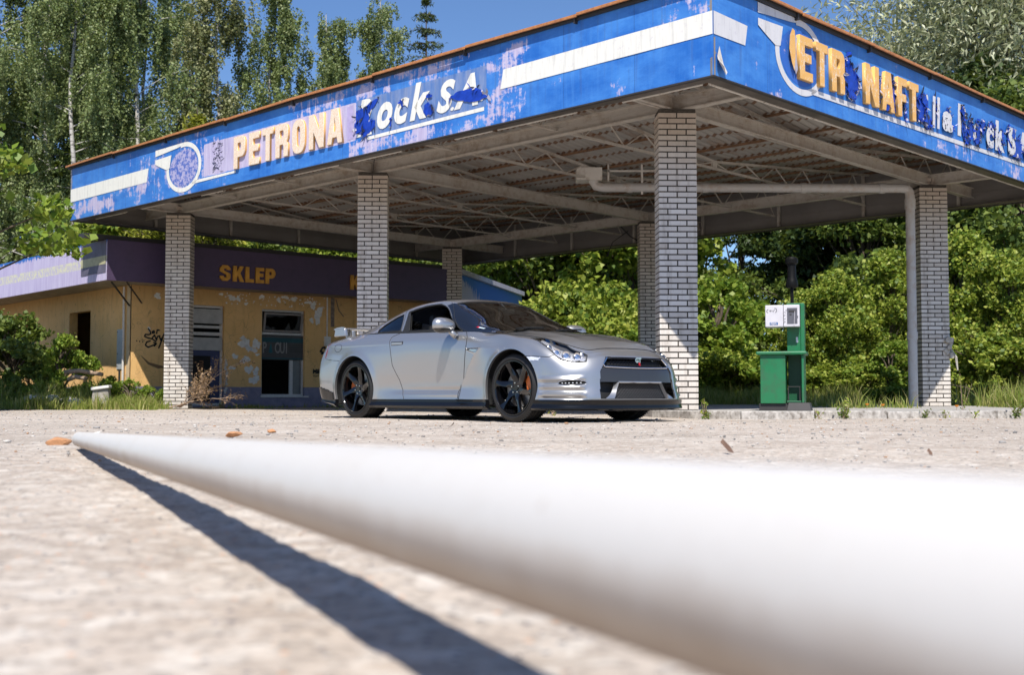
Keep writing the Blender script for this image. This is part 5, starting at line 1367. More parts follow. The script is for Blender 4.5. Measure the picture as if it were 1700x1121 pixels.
# shoulder strip closing body to greenhouse
mb = MB()
i0, i1 = int(np.abs(W_s - 8.6).argmin()), int(np.abs(W_s - 15.1).argmin())
E = W_P[i0:i1 + 1:4, -1]
for sd_ in (-1, 1):
    V = []
    for e in E: V += [(e[0], sd_ * e[1], e[2]), (e[0], sd_ * (e[1] - .03), e[2] + .001)]
    mb.add(V, [(2 * i, 2 * i + 2, 2 * i + 3, 2 * i + 1) for i in range(len(E) - 1)])
mb.build('waist_seal', M_matte, car, CARM)
# cabin: tub, dash, seats, wheel, mirror
mb = MB(); mb.mm((-1.5, -.74, .30), (.75, .74, .34)); mb.mm((-1.6, -.74, .30), (-1.45, .74, .98)); mb.mm((-1.5, -.79, .34), (.75, -.76, .94)); mb.mm((-1.5, .76, .34), (.75, .79, .94))
mb.add([(.30, -.78, .62), (.30, .78, .62), (.38, .78, .93), (.38, -.78, .93), (.98, -.70, .945), (.98, .70, .945), (.98, -.7, .6), (.98, .7, .6)], [(0, 1, 2, 3), (3, 2, 5, 4), (4, 5, 7, 6)])
mb.build('cabin_tub', M_matte, car, CARM)
M_leather = flat('dark_leather', (.028, .027, .028), .55)
for y in (-.37, .37):
    mb = MB()
    Mz = Matrix.Rotation(-.22, 4, 'Y')
    def pad(c, d, M_=None): mb.box(c, d, M_)
    m3 = Matrix.Rotation(-.24, 3, 'Y')
    mb.box((-.42, y, .78), (.13, .50, .52), m3, .80); mb.box((-.20, y, .48), (.52, .50, .16)); mb.box((-.50, y, 1.10), (.11, .34, .24), m3, .72)
    mb.box((-.37, y - .22, .78), (.20, .07, .44), m3, .8); mb.box((-.37, y + .22, .78), (.20, .07, .44), m3, .8)
    o = mb.build('seat', M_leather, car, CARM, bevel=.035)
mb = MB(); mb.lathe([(.175, -.014), (.19, 0), (.175, .014), (.16, 0)], 28, T(.20, .37, .88) @ Matrix.Rotation(R_(68), 4, 'Y'), True); mb.bar((.20, .21, .88), (.20, .53, .88), .03); mb.bar((.2, .37, .88), (.32, .37, .84), .06)
mb.build('steering_wheel', M_leather, car, CARM)
mb = MB(); mb.box((.25, 0, 1.235), (.03, .24, .065)); mb.bar((.25, 0, 1.26), (.16, 0, 1.33), .02); mb.build('rear_view_mirror', M_matte, car, CARM, bevel=.01)
mb = MB()
for y0 in (-.55, .05):
    mb.tube([(1.02, y0, .985), (.93, y0 + .25, 1.01), (.90, y0 + .52, 1.02)], .008, 5)
mb.build('wiper', M_matte, car, CARM)
mb = MB(); mb.box((.60, -.665, 1.035), (.10, .003, .035), Matrix.Rotation(.12, 3, 'Y')); 
# inspection sticker on the pillar glass
sp = [spt(*Hd, s_, v_, .002, -1) for s_, v_ in ((1.62, 1.35), (1.32, 1.25), (1.25, 1.45), (1.55, 1.56))]
mb = MB(); mb.add(sp, [(0, 1, 2, 3)]); mb.cur = 1
sp = [spt(*Hd, s_, v_, .003, -1) for s_, v_ in ((1.70, 1.38), (1.60, 1.34), (1.54, 1.57), (1.64, 1.60))]; mb.add(sp, [(0, 1, 2, 3)])
mb.build('sticker', [flat('pale_sticker', (.55, .65, .70), .4), M_red], car, CARM)
# side badge in the vent
mb = MB(); p = spt(*Wd, 8.5, 4.62, .0, -1); q = spt(*Wd, 9.0, 4.66, .0, -1); mb.bar(p, q, .010, .010); mb.bar(spt(*Wd, 8.5, 4.45, 0, -1), spt(*Wd, 8.95, 4.62, 0, -1), .006, .006); mb.build('vent_bar', M_chrome, car, CARM)
# mirrors
for sd_ in (-1, 1):
    bm = bmesh.new(); bmesh.ops.create_uvsphere(bm, u_segments=32, v_segments=20, radius=1)
    for v in bm.verts:
        x, y, z = v.co
        y2 = math.copysign(abs(y) ** .8, y); z2 = math.copysign(abs(z) ** .85, z)
        x2 = x * (1.0 if x > 0 else .45)
        v.co = Vector((.100 * x2, .160 * y2 * (1 - .0 * z), .086 * z2 * (1 + .12 * y * -1)))
    for f in bm.faces: f.smooth = True; f.material_index = 1 if f.calc_center_median().z < -.030 and f.calc_center_median().x > -.03 else 0
    me = bpy.data.meshes.new('door_mirror'); bm.to_mesh(me); bm.free(); me.materials.append(M_paint); me.materials.append(M_gloss)
    mo = link_obj('door_mirror', me, near_door if sd_ == -1 else far_door, CARM @ T(.35, sd_ * 1.015, 1.030) @ Matrix.Rotation(-sd_ * .12, 4, 'Z'))
    mb = MB(); mb.tube([(.37, sd_ * .955, .985), (.40, sd_ * .925, .945), (.42, sd_ * .885, .915)], [.026, .032, .040], 12); mb.build('mirror_arm', M_paint, near_door if sd_ == -1 else far_door, CARM, smooth=True)
    # handle
    dr = near_door if sd_ == -1 else far_door
    a = spt(*Wd, 11.80, 5.62, .004, sd_); b = spt(*Wd, 11.32, 5.62, .004, sd_)
    mb = MB(); mb.bar(a, b, .010, .030); mb.build('door_handle', M_paint, dr, CARM, bevel=.004)
    mb = MB(); mb.bar(a + (b - a) * -.06 + Vector((0, -sd_ * .006, 0)), b + (b - a) * .06 + Vector((0, -sd_ * .006, 0)), .008, .046); mb.build('handle_recess', M_seam, dr, CARM, bevel=.003)
# rear wing
mb = MB(); n = 24; prof = [(.11, .0), (.09, .016), (.02, .022), (-.08, .016), (-.12, .006), (-.08, -.004), (.03, -.010)]
V = []
for k in range(n + 1):
    y = -.72 + 1.44 * k / n; xx = -2.07 - .03 * (1 - (y / .72) ** 2)
    for px, pz in prof: V.append((xx + px, y, 1.098 + pz + .006 * (1 - (y / .72) ** 2)))
m = len(prof); mb.add(V, [(k * m + i, k * m + (i + 1) % m, (k + 1) * m + (i + 1) % m, (k + 1) * m + i) for k in range(n) for i in range(m)] + [tuple(range(m)), tuple(n * m + i for i in range(m))])
for sd_ in (-1, 1):
    mb.box((-2.06, sd_ * .715, 1.060), (.25, .05, .10), None, .85); mb.box((-2.02, sd_ * .60, 1.03), (.16, .05, .11))
mb.build('rear_wing', M_paint, car, CARM, bevel=.012, smooth=True, auto=50)
# wheels
def make_wheel(tw, name='wheel'):
    """wheel meshes about local z = outward axle; returns list of (name, mesh)"""
    R = .347; rr_ = .280
    out = []
    mb = MB(); h = tw / 2
    prof = [(rr_, -h + .02), (rr_ + .02, -h + .004), (R - .045, -h), (R - .012, -h + .018)]
    zs = np.linspace(-h + .03, h - .03, 22)
    for i, z in enumerate(zs): prof.append((R - (.008 if i % 5 == 2 else 0), z)); 
    prof += [(R - .012, h - .018), (R - .045, h), (rr_ + .03, h - .002), (rr_ + .004, h - .012), (rr_, h - .02)]
    mb.lathe(prof, 96); 
    out.append(('tyre', mb, M_rubber))
    mb = MB()
    for k in range(72):
        q = 2 * math.pi * k / 72
        for sgn_ in (-1, 1):
            mb.bar((math.cos(q) * (R + .0008), math.sin(q) * (R + .0008), sgn_ * (h - .015)), (math.cos(q + .03) * (R + .0008), math.sin(q + .03) * (R + .0008), sgn_ * (h - .075)), .007, .003)
    out.append(('tread_sipe', mb, M_seam))
    mb = MB()
    mb.lathe([(rr_ + .002, h - .012), (rr_ + .004, h - .004), (rr_ - .006, h - .004), (rr_ - .014, h - .016), (rr_ - .018, h - .045), (rr_ - .022, -h + .03), (rr_ + .0, -h + .012)], 72)
    # spokes
    hub_z = h - .055
    for k in range(6):
        q0 = 2 * math.pi * k / 6 + .25; V = []; NS = 9
        for i in range(NS):
            t = i / (NS - 1); r = .055 + (rr_ - .013 - .055) * t; q = q0 + .26 * math.sin(t * 1.5) ; w = .030 + .016 * (1 - t) ** 2 - .004 * t + (.014 * max(0, t - .8) * 5)
            z = hub_z + .006 + .034 * t ** 1.8 - (.012 if t < .15 else 0)
            c_, s_ = math.cos(q), math.sin(q); tx, ty = -s_, c_
            tw_ = .012 * math.sin(t * 3.0)
            for sx, zz in ((-1, -.030), (-.86, .004), (0, .010), (.86, .002), (1, -.034)):
                V.append((c_ * r + tx * sx * w, s_ * r + ty * sx * w, z + zz + tw_ * sx))
        F = [(i * 5 + j, (i + 1) * 5 + j, (i + 1) * 5 + (j + 1) % 5, i * 5 + (j + 1) % 5) for i in range(NS - 1) for j in range(5)]
        mb.add(V, F)
    mb.lathe([(.0, hub_z + .006), (.028, hub_z + .006), (.030, hub_z - .002), (.072, hub_z + .002), (.080, hub_z - .006), (.080, hub_z - .05), (0, hub_z - .05)], 36)
    out.append(('rim', mb, M_wheel))
    for k in range(5):
        mb = MB(); q = 2 * math.pi * k / 5; mb.lathe([(0, hub_z + .018), (.007, hub_z + .018), (.010, hub_z), (.010, hub_z - .006)], 8, T(.052 * math.cos(q), .052 * math.sin(q), 0)); out.append(('wheel_nut', mb, M_chrome))
    mb = MB(); mb.lathe([(.07, -.005), (.195, -.005), (.195, .022), (.07, .022)], 64); out.append(('brake_disc', mb, M_disc))
    res = []
    for nm, b, mt in out:
        me = np_mesh(nm, np.array(b.v), b.f, [mt], smooth=True); me.set_sharp_from_angle(angle=R_(35)); res.append((nm, me))
    return res
fw = make_wheel(.262); rw_ = make_wheel(.292)
for (x, hw, ms) in ((1.375, .131, fw), (-1.44, .146, rw_)):
    for sd_ in (-1, 1):
        rot = Matrix.Rotation(R_(90) * (1 if sd_ == -1 else -1), 4, 'X')
        M_ = CARM @ T(x, sd_ * (.928 - hw), .345) @ rot @ Matrix.Rotation(.35 if x > 0 else .8, 4, 'Z')
        wh = link_obj('wheel', bpy.data.meshes.new('wheel_axle'), car, M_)
        hb = MB(); hb.lathe([(0, -.08), (.045, -.08), (.045, .03), (0, .03)], 16)
        wh.data = np_mesh('wheel', np.array(hb.v), hb.f, [M_matte])
        for nm, me in ms:
            o = link_obj(nm, me, wh, M_)
            if nm == 'tread_sipe': o['kind'] = 'stuff'
        mb = MB()
        ca = 0.25 if x > 0 else math.pi - .35
        # caliper towards the front of the disc at the front axle
        for i in range(7):
            pass
        n = 10; V = []
        for i in range(n):
            q = ca - .42 + .84 * i / (n - 1)
            for r in (.135, .212):
                for z in (-.03, .055): V.append((r * math.cos(q), z, r * math.sin(q)))
        F = []
        for i in range(n - 1):
            a = i * 4; b = a + 4
            F += [(a, b, b + 1, a + 1), (a + 2, a + 3, b + 3, b + 2), (a + 1, b + 1, b + 3, a + 3), (a, a + 2, b + 2, b)]
        F += [(0, 1, 3, 2), ((n - 1) * 4, (n - 1) * 4 + 2, (n - 1) * 4 + 3, (n - 1) * 4 + 1)]
        V = [(a, sd_ * b, c) for a, b, c in V]
        mb.add(V, F); mb.build('brake_caliper', M_cal, wh, CARM @ T(x, sd_ * (.928 - hw - .0), .345), bevel=.006)

# ------------------------------------------------------------------ vegetation
def leaf_mat(name, cols, trans=.35, rough=.5):
    g = NG(name); r = g.geo('Random Per Island')
    c = g.ramp(r, [(i / (len(cols) - 1), k) for i, k in enumerate(cols)])
    p = g.n('BsdfPrincipled'); g.put(p.inputs['Base Color'], c); p.inputs['Roughness'].default_value = rough; p.inputs['Specular IOR Level'].default_value = .35
    t = g.n('BsdfTranslucent'); g.put(t.inputs[0], g.mix(.35, c, (.30, .36, .03)))
    m = g.n('MixShader'); m.inputs[0].default_value = trans; g.t.links.new(p.outputs[0], m.inputs[1]); g.t.links.new(t.outputs[0], m.inputs[2])
    g.t.links.new(m.outputs[0], g.out.inputs[0]); return g.mat
L_birch = leaf_mat('birch_leaf', [(.13, .185, .065), (.19, .245, .09), (.255, .305, .12), (.31, .34, .155)], .28)
L_birch2 = leaf_mat('birch_leaf_brown', [(.17, .195, .08), (.23, .25, .11), (.31, .295, .145), (.28, .31, .15)], .28)
L_lime = leaf_mat('lime_leaf', [(.07, .13, .02), (.19, .275, .035), (.33, .39, .055), (.45, .47, .095)], .38)
L_green = leaf_mat('green_leaf', [(0.063, 0.106, 0.025), (0.108, 0.162, 0.032), (0.165, 0.225, 0.048), (0.228, 0.275, 0.068)], .35)
L_maple = leaf_mat('maple_leaf', [(0.102, 0.189, 0.026), (0.174, 0.275, 0.032), (0.246, 0.334, 0.043), (0.334, 0.377, 0.072)], .40)
L_willow = leaf_mat('willow_leaf', [(.30, .34, .18), (.42, .45, .28), (.55, .57, .40), (.38, .37, .22)], .25)
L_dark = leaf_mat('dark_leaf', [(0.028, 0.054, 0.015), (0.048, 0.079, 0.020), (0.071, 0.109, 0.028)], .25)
L_spruce = leaf_mat('spruce_needle', [(0.042, 0.070, 0.031), (0.070, 0.105, 0.042), (0.105, 0.126, 0.049)], .15)
L_yconif = leaf_mat('yellow_conifer', [(0.168, 0.196, 0.021), (0.266, 0.280, 0.028), (0.350, 0.336, 0.042)], .25)
L_grass = leaf_mat('grass_blade', [(0.117, 0.182, 0.026), (0.208, 0.260, 0.046), (0.312, 0.338, 0.078), (0.442, 0.390, 0.169)], .35)
M_bark = flat('brown_bark', (.10, .075, .055), .95, var=.4, scale=8, bump=.5)
def birchbark():
    g = NG('birch_bark'); o = g.obj()
    f = g.step(g.noise(g.mapv(o, (1, 1, 4)), 2.2, 5, .7), .52, .60)
    return g.pbr(g.mix(f, (.50, .47, .43), (.06, .05, .045)), .8)
M_birchbark = birchbark()
M_drybr = flat('dead_twig', (.32, .23, .16), .9, var=.3, scale=20)
def leaves(C, size, rg, aspect=.62, up=.3, droop=0.0, fold=True):
    """one rhombic leaf per centre; returns V,F"""
    n = len(C); s = size * (rg.random(n) * .7 + .65)
    d = rg.normal(size=(n, 3)); d[:, 2] -= droop * 2.0; d /= np.linalg.norm(d, axis=1, keepdims=True)
    nn = rg.normal(size=(n, 3)); nn[:, 2] = np.abs(nn[:, 2]) + up * 2; nn -= (nn * d).sum(1, keepdims=True) * d; nn /= np.maximum(np.linalg.norm(nn, axis=1, keepdims=True), 1e-6)
    w = np.cross(nn, d); s = s[:, None]
    a = C - d * s * .5; b = C + w * s * aspect * .5 - d * s * .08 + nn * s * .08; c = C + d * s * .55; e = C - w * s * aspect * .5 - d * s * .08 + nn * s * .08
    V = np.stack([a, b, c, e], 1).reshape(-1, 3); F = np.arange(n * 4).reshape(n, 4)
    return V, F
def crown_mesh(C, size, mat, rg, **k):
    V, F = leaves(C, size, rg, **k); return np_mesh('crown', V, F, [mat])
def limbs(paths, name, mat):
    mb = MB()
    for pts, r0, r1 in paths:
        n = len(pts); mb.tube(pts, [r0 + (r1 - r0) * i / (n - 1) for i in range(n)], 7, False)
    return np_mesh(name, mb.v, mb.f, [mat], smooth=True)
def birch(seed, H, Rr, n_leaf, mat, size=.095, low=.18):
    rg = np.random.default_rng(seed); rr = random.Random(seed)
    P = [(0, 0, 0)]; x = y = 0
    for i in range(1, 13):
        x += rr.uniform(-.14, .14); y += rr.uniform(-.14, .14); P.append((x, y, H * .97 * i / 12))
    paths = [(P, .15, .015)]; strands = []
    for i in range(46):
        t = low + (1 - low) * (i + rr.random()) / 46 * .97; k = t * 12; j = min(int(k), 11); f = k - j
        b = [P[j][q] * (1 - f) + P[j + 1][q] * f for q in range(3)]
        an = rr.uniform(0, 6.28); L = Rr * (1.05 - t) ** .55 * rr.uniform(.55, 1.12) * (.6 + .4 * min(1, (t - low) * 5 + .3)); rise = rr.uniform(.35, .9)
        pts = [(b[0] + math.cos(an) * L * u, b[1] + math.sin(an) * L * u, b[2] + L * rise * u * (1 - .45 * u)) for u in (0, .25, .5, .75, 1)]
        paths.append((pts, .035 * (1.2 - t), .006)); strands.append((pts, L))
    C = []; ns = 620
    for _ in range(ns):
        pts, L = strands[rr.randrange(len(strands))]; u = rr.uniform(.15, 1) ** .7 * 4; j = min(int(u), 3); f = u - j
        b = np.array(pts[j]) * (1 - f) + np.array(pts[j + 1]) * f + rg.normal(size=3) * .18
        D = rr.uniform(.5, 2.3) * (.5 + L / Rr * .7); m = int(n_leaf / ns); t = rg.random(m)
        dx, dy = rg.normal(size=2) * .12
        s = np.stack([b[0] + dx * t * D, b[1] + dy * t * D, b[2] + .1 - t * D], -1) + rg.normal(size=(m, 3)) * .075 * (1 - .4 * t[:, None])
        C.append(s)
    C = np.concatenate(C); C = C[C[:, 2] > .6]
    return limbs(paths, 'trunk', M_birchbark), crown_mesh(C, size, mat, rg, aspect=.7, up=.1, droop=.25)
def broad(seed, H, Rr, n_leaf, mat, size=.12, base=.12, clumps=95, trunk_r=.16, bark=None, squash=.95, aspect=.8, hang=0.0, tight=1.0):
    rg = np.random.default_rng(seed); rr = random.Random(seed)
    P = [(0, 0, 0)]; x = y = 0
    for i in range(1, 8):
        x += rr.uniform(-.12, .12); y += rr.uniform(-.12, .12); P.append((x, y, H * .82 * i / 7))
    paths = [(P, trunk_r, .03)]; C = []
    for k in range(clumps):
        z = base + (1 - base) * rr.random() ** .85 * (1 + .0 * seed); prof = math.sin(math.pi * min(.97, (z - base) / (1 - base) * .80 + .20)) ** .6
        an = rr.uniform(0, 6.28); ra = Rr * prof * (rr.random() ** .38) * rr.uniform(.65, 1.2) * (1 + .28 * math.sin(3 * an + seed + 5 * z) + .12 * math.sin(7 * an + 11 * z))
        c = np.array([math.cos(an) * ra, math.sin(an) * ra, z * H * .97]); cr = Rr * rr.choice((rr.uniform(.07, .13), rr.uniform(.12, .22), rr.uniform(.18, .30))) * tight
        j = min(6, int(z * .75 * 7)); b = P[j]
        if k % 2 == 0: paths.append(([b, ((b[0] + c[0]) * .5, (b[1] + c[1]) * .5, (b[2] + c[2]) * .5 + .1), tuple(c)], .04, .008))
        m = int(n_leaf / clumps * (cr / (Rr * .19 * tight)) ** 2 * .8)
        d = rg.normal(size=(m, 3)); d /= np.linalg.norm(d, axis=1, keepdims=True); d[:, 2] = np.where(d[:, 2] < -.3, d[:, 2] * .5, d[:, 2])
        rad = cr * (rg.random(m) ** .33)[:, None] * np.where(rg.random((m, 1)) < .12, rg.uniform(1, 1.5, (m, 1)), 1.0) * (1 + .25 * np.sin(d[:, :1] * 7 + k) * np.cos(d[:, 1:2] * 6))
        q = c + d * rad * np.array([1, 1, squash]); q[:, 2] -= hang * rg.random(m) ** 2 * cr * 2
        C.append(q)
    C = np.concatenate(C); C = C[C[:, 2] > .15]
    return limbs(paths, 'trunk', bark or M_bark), crown_mesh(C, size, mat, rg, aspect=aspect, up=.35, droop=hang * .3)
def conifer(seed, H, Rr, mat, layers=26, per=11, size=.10, droop=.25, dens=1.0):
    rg = np.random.default_rng(seed); rr = random.Random(seed); paths = [([(0, 0, 0), (.05, 0, H * .5), (0, 0, H)], .13, .01)]; C = []
    for l in range(layers):
        t = (l + .5) / layers; z = H * (.06 + .93 * t); L = Rr * (1 - t) ** .85 + .12
        for k in range(per):
            an = rr.uniform(0, 6.28); Lk = L * rr.uniform(.7, 1.12); up_ = rr.uniform(-.05, .2)
            pts = [(math.cos(an) * Lk * u, math.sin(an) * Lk * u, z + Lk * (up_ * u - droop * u * u + .22 * max(0, u - .7))) for u in (0, .35, .7, 1)]
            paths.append((pts, .018, .004)); m = int(90 * dens * Lk / Rr + 16); u = rg.random(m) ** .8 * 3; j = np.minimum(u.astype(int), 2); f = (u - j)[:, None]; A = np.array(pts)
            s = A[j] * (1 - f) + A[j + 1] * f; s = s + rg.normal(size=(m, 3)) * np.array([.10, .10, .05]) * (.5 + Lk / 2); s[:, 2] -= rg.random(m) * .18
            C.append(s)
    return limbs(paths, 'trunk', M_bark), crown_mesh(np.concatenate(C), size, mat, rg, aspect=.28, up=.2, droop=.15)
def plant_tree(kind, meshes, x, y, s, rot, label, cat, group=None, z=0.0, sz=1.0, crown_mat=None):
    e = empty(kind, (x, y, z), label, cat, group)
    Mx = Matrix.Translation((x, y, z)) @ Matrix.Rotation(rot, 4, 'Z') @ Matrix.Diagonal((s, s, s * sz, 1))
    for nm, me in zip(('trunk', 'crown'), meshes): link_obj(nm, me, e, Mx)
    return e
def atx(u, y): return (u - 850) / 1945 * y
mB1 = birch(1, 18, 3.0, 52000, L_birch); mB2 = birch(2, 16, 2.9, 46000, L_birch); mB3 = birch(3, 14, 2.7, 46000, L_birch2)
mB4 = birch(4, 18, 3.4, 60000, L_birch)
GRP = 'birches behind the shop'
BIR = [(mB4, 122, 41, .98, 'weeping birch between the two dense ones at the upper left, nearer than both'), (mB2, 214, 42, 1.12, 'narrow weeping birch in front of the pale trunked one'), (mB4, -40, 43, 1.15, 'tall weeping birch filling the upper left corner, leftmost of the birches'), (mB1, 70, 44, 1.16, 'tall dense weeping birch, second from the left edge'), (mB4, 175, 47, 1.12, 'tall dense weeping birch left of the birch with sky beside it'),
       (mB4, 240, 50, 1.15, 'slimmer birch with a pale trunk showing, left of the brownish birch'), (mB3, 350, 46, 1.26, 'brownish leaved birch with sky on both sides of its top'), (mB2, 458, 48, 1.12, 'narrow birch above the raised letters of the fascia, right of the brownish one'),
       (mB2, 548, 50, 1.08, 'open topped birch between two taller ones above the fascia'), (mB1, 632, 50, 1.0, 'birch with a dense pointed top just left of the small spruce'), (mB3, 895, 60, 1.36, 'small birch top peeping over the middle of the blue fascia')]
for k, (m_, u, y, s, lab) in enumerate(BIR): plant_tree('birch_tree', m_, atx(u, y), y, s, k * 1.3, lab, 'tree', GRP)
mSp = conifer(5, 15, 3.1, L_spruce, 26, 9, .16, .30)
plant_tree('spruce_tree', mSp, atx(705, 51), 51, 1.22, .4, 'dark spruce with drooping side branches, right of the birches', 'tree')
mYc = conifer(6, 6, 1.6, L_yconif, 24, 12, .13, .05, 1.2)
plant_tree('cypress_tree', mYc, atx(322, 40), 40, 1.70, 0, 'taller yellow green cypress in front of the birches', 'tree', 'yellow green cypresses')
plant_tree('cypress_tree', mYc, atx(262, 39), 39, 1.42, 2, 'shorter yellow green cypress left of the taller one', 'tree', 'yellow green cypresses')
# trees behind the shop roof and the dense thicket on the right
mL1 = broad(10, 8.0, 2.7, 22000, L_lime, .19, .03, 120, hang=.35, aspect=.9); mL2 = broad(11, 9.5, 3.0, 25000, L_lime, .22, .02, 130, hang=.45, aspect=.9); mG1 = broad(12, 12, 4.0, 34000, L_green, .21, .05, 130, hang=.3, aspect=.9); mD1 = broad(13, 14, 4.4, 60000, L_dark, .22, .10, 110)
G2 = 'leafy trees beyond the forecourt'
TR = [(mL1, 215, 41, .92, 'bright lime green tree showing over the left end of the shop roof'), (mL1, 330, 42, .86, 'bright lime green tree showing over the lettered part of the shop fascia'), (mG1, 455, 45, .62, 'mid green tree just above the shop roof, under the canopy edge'), (mL1, 560, 43, .82, 'yellow green tree above the shop roof beside the second column'), (mL1, 690, 44, .80, 'yellow green tree above the right part of the shop roof'),
      (mG1, 812, 41, .78, 'mid green tree right of the rear brick column, above the faded end of the shop'), (mL2, 905, 40, .93, 'lime green tree behind the windscreen of the car'), (mG1, 985, 43, .80, 'mid green tree above the bonnet of the car'), (mL2, 1050, 39, .98, 'lime green tree behind the shaded rear column'),
      (mG1, 1432, 38, .72, 'mid green tree rising behind the pump display'), (mL2, 1478, 33, .47, 'lime green tree between the pump and the drain pipe'), (mL1, 1392, 32, .47, 'rounded lime tree just right of the pump'), (mL2, 1606, 33, .53, 'lime green tree just right of the far right column'), (mG1, 1600, 38, .80, 'mid green tree above the lime tree right of the far right column'),
      (mG1, 1705, 36, .82, 'mid green tree at the right edge of the picture'), (mL1, 1672, 31, .52, 'low lime green tree near the right edge'), (mL1, 1338, 32, .40, 'low lime green tree directly behind the pump')]
for k, (m_, u, y, s, lab) in enumerate(TR): plant_tree('leafy_tree', m_, atx(u, y), y, s, k * 1.7, lab, 'tree', G2)
G3 = 'dark trees at the back'
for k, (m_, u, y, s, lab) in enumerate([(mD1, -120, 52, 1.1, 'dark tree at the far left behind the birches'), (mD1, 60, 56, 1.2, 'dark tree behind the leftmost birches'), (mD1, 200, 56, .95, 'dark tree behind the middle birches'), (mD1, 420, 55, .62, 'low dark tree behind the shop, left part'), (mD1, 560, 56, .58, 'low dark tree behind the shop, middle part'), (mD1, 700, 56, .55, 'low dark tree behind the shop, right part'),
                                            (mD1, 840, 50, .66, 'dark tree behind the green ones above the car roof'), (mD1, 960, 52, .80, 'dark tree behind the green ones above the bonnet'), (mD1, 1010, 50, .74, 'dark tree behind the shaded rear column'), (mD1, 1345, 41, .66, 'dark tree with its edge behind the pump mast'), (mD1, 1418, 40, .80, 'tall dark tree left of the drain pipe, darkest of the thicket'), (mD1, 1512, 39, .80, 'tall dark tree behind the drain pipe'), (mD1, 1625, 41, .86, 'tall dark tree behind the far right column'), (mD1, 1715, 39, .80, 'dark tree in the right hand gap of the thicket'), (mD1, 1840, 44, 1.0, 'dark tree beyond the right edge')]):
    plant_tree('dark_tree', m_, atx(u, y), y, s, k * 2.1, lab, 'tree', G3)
mO = broad(15, 10, 2.9, 17000, L_green, .13, .10, 60, .12, None, .8, .8, 0, .8)
for u, y, s, lab in ((1185, 42, .96, 'thin open tree with sky showing through, right of the near column'), (1248, 45, 1.0, 'thin open tree with sky through it, left of the pump mast')):
    plant_tree('open_tree', mO, atx(u, y), y, s, u, lab, 'tree', 'thin trees with sky between')
mW = broad(16, 17, 6.2, 150000, L_willow, .25, .12, 260, .3, None, .9, .26, .5, 1.5)
plant_tree('willow_tree', mW, atx(1672, 44), 44, 1.16, .5, 'big silvery willow rising above the right end of the canopy', 'tree')
mM = broad(17, 6.6, 2.6, 9000, L_maple, .17, .22, 70, .12, None, .7, .95)
plant_tree('maple_tree', mM, atx(-178, 20.5), 20.5, .98, .3, 'sunlit maple leaning in at the left edge in front of the shop', 'tree')
# bushes and undergrowth
mBu = broad(20, 2.3, 1.2, 9000, L_maple, .11, .0, 60, .03, None, .8, .85); mBl = broad(21, 2.0, 1.3, 8000, L_lime, .11, .0, 60, .03, None, .8, .8)
mBd = broad(22, 2.3, 1.4, 9000, L_green, .11, .0, 50, .03, None, .8, .85); mBr = broad(23, 1.2, .95, 4200, L_maple, .085, .0, 34, .02, None, .8, .9)
def shrub(kind, m_, x, y, s, lab, grp, sz=1.0, cat='bush'): plant_tree(kind, m_, x, y, s, x * 3.1 + y, lab, cat, grp, 0, sz)
GB = 'bushes along the side wall of the shop'
for k, (m_, u, y, s, sz, lab) in enumerate([(mBu, 108, 24.8, .50, 1.35, 'tall sunlit bramble bush reaching the side window of the shop'), (mBd, 22, 25.6, .85, 1.0, 'shaded bush at the left edge in front of the side wall'), (mBd, 70, 25.7, .62, .9, 'shaded bush between the slot window and the sunlit brambles'), (mBr, 175, 24.4, .55, 1.0, 'low bramble left of the meter board'), (mBr, 212, 24.2, .50, 1.0, 'low bramble at the shop corner'),
                                              (mBr, 252, 24.6, .42, .95, 'small bramble between the shop corner and the first column'), (mBr, 20, 24.6, .60, .8, 'low bramble at the far left by the rubble'), (mBr, 60, 24.6, .52, .8, 'low bramble just left of the rubble heap'), (mBr, 140, 24.8, .52, .8, 'low bramble behind the pale stone block'), (mBd, -40, 25.8, .95, 1.0, 'dark bush cut by the left edge of the picture')]):
    shrub('bramble_bush', m_, atx(u, y), y, s, lab, GB, sz)
GH = 'low bushes behind the pump island'
for k, (m_, u, y, s, sz, lab) in enumerate([(mBl, 1172, 30.5, 1.1, .8, 'yellow green bush just right of the near column'), (mBu, 1190, 31, 1.35, 1.1, 'tall rounded green bush right of the near column'), (mBl, 1245, 30.8, .95, .7, 'yellow green bush left of the pump cabinet'), (mBl, 1300, 30.5, .9, .6, 'yellow green bush behind the pump cabinet'), (mBl, 1370, 29.8, .85, .6, 'low yellow green bush right of the pump'), (mBl, 1425, 29.5, .85, .6, 'low yellow green bush midway between pump and drain pipe'), (mBu, 1485, 26.5, .65, 1.0, 'small leafy bush left of the drain pipe foot'),
                                              (mBu, 1240, 33, 1.15, 1.1, 'tall green bush below the sky gap'), (mBl, 1640, 26, .95, .85, 'yellow green bush right of the far right column'), (mBl, 1705, 25, .9, .8, 'yellow green bush at the right edge'), (mBl, 860, 38, 1.2, 1.25, 'bright fern like bush at the end of the shop fascia'), (mBl, 930, 36, 1.5, 1.2, 'leafy bush low behind the bonnet'), (mBl, 1020, 36, 1.5, 1.2, 'leafy bush low behind the front of the car'), (mBl, 1075, 33, 1.3, 1.1, 'leafy bush beside the shaded rear column')]):
    shrub('bush', m_, atx(u, y), y, s, lab, GH, sz)
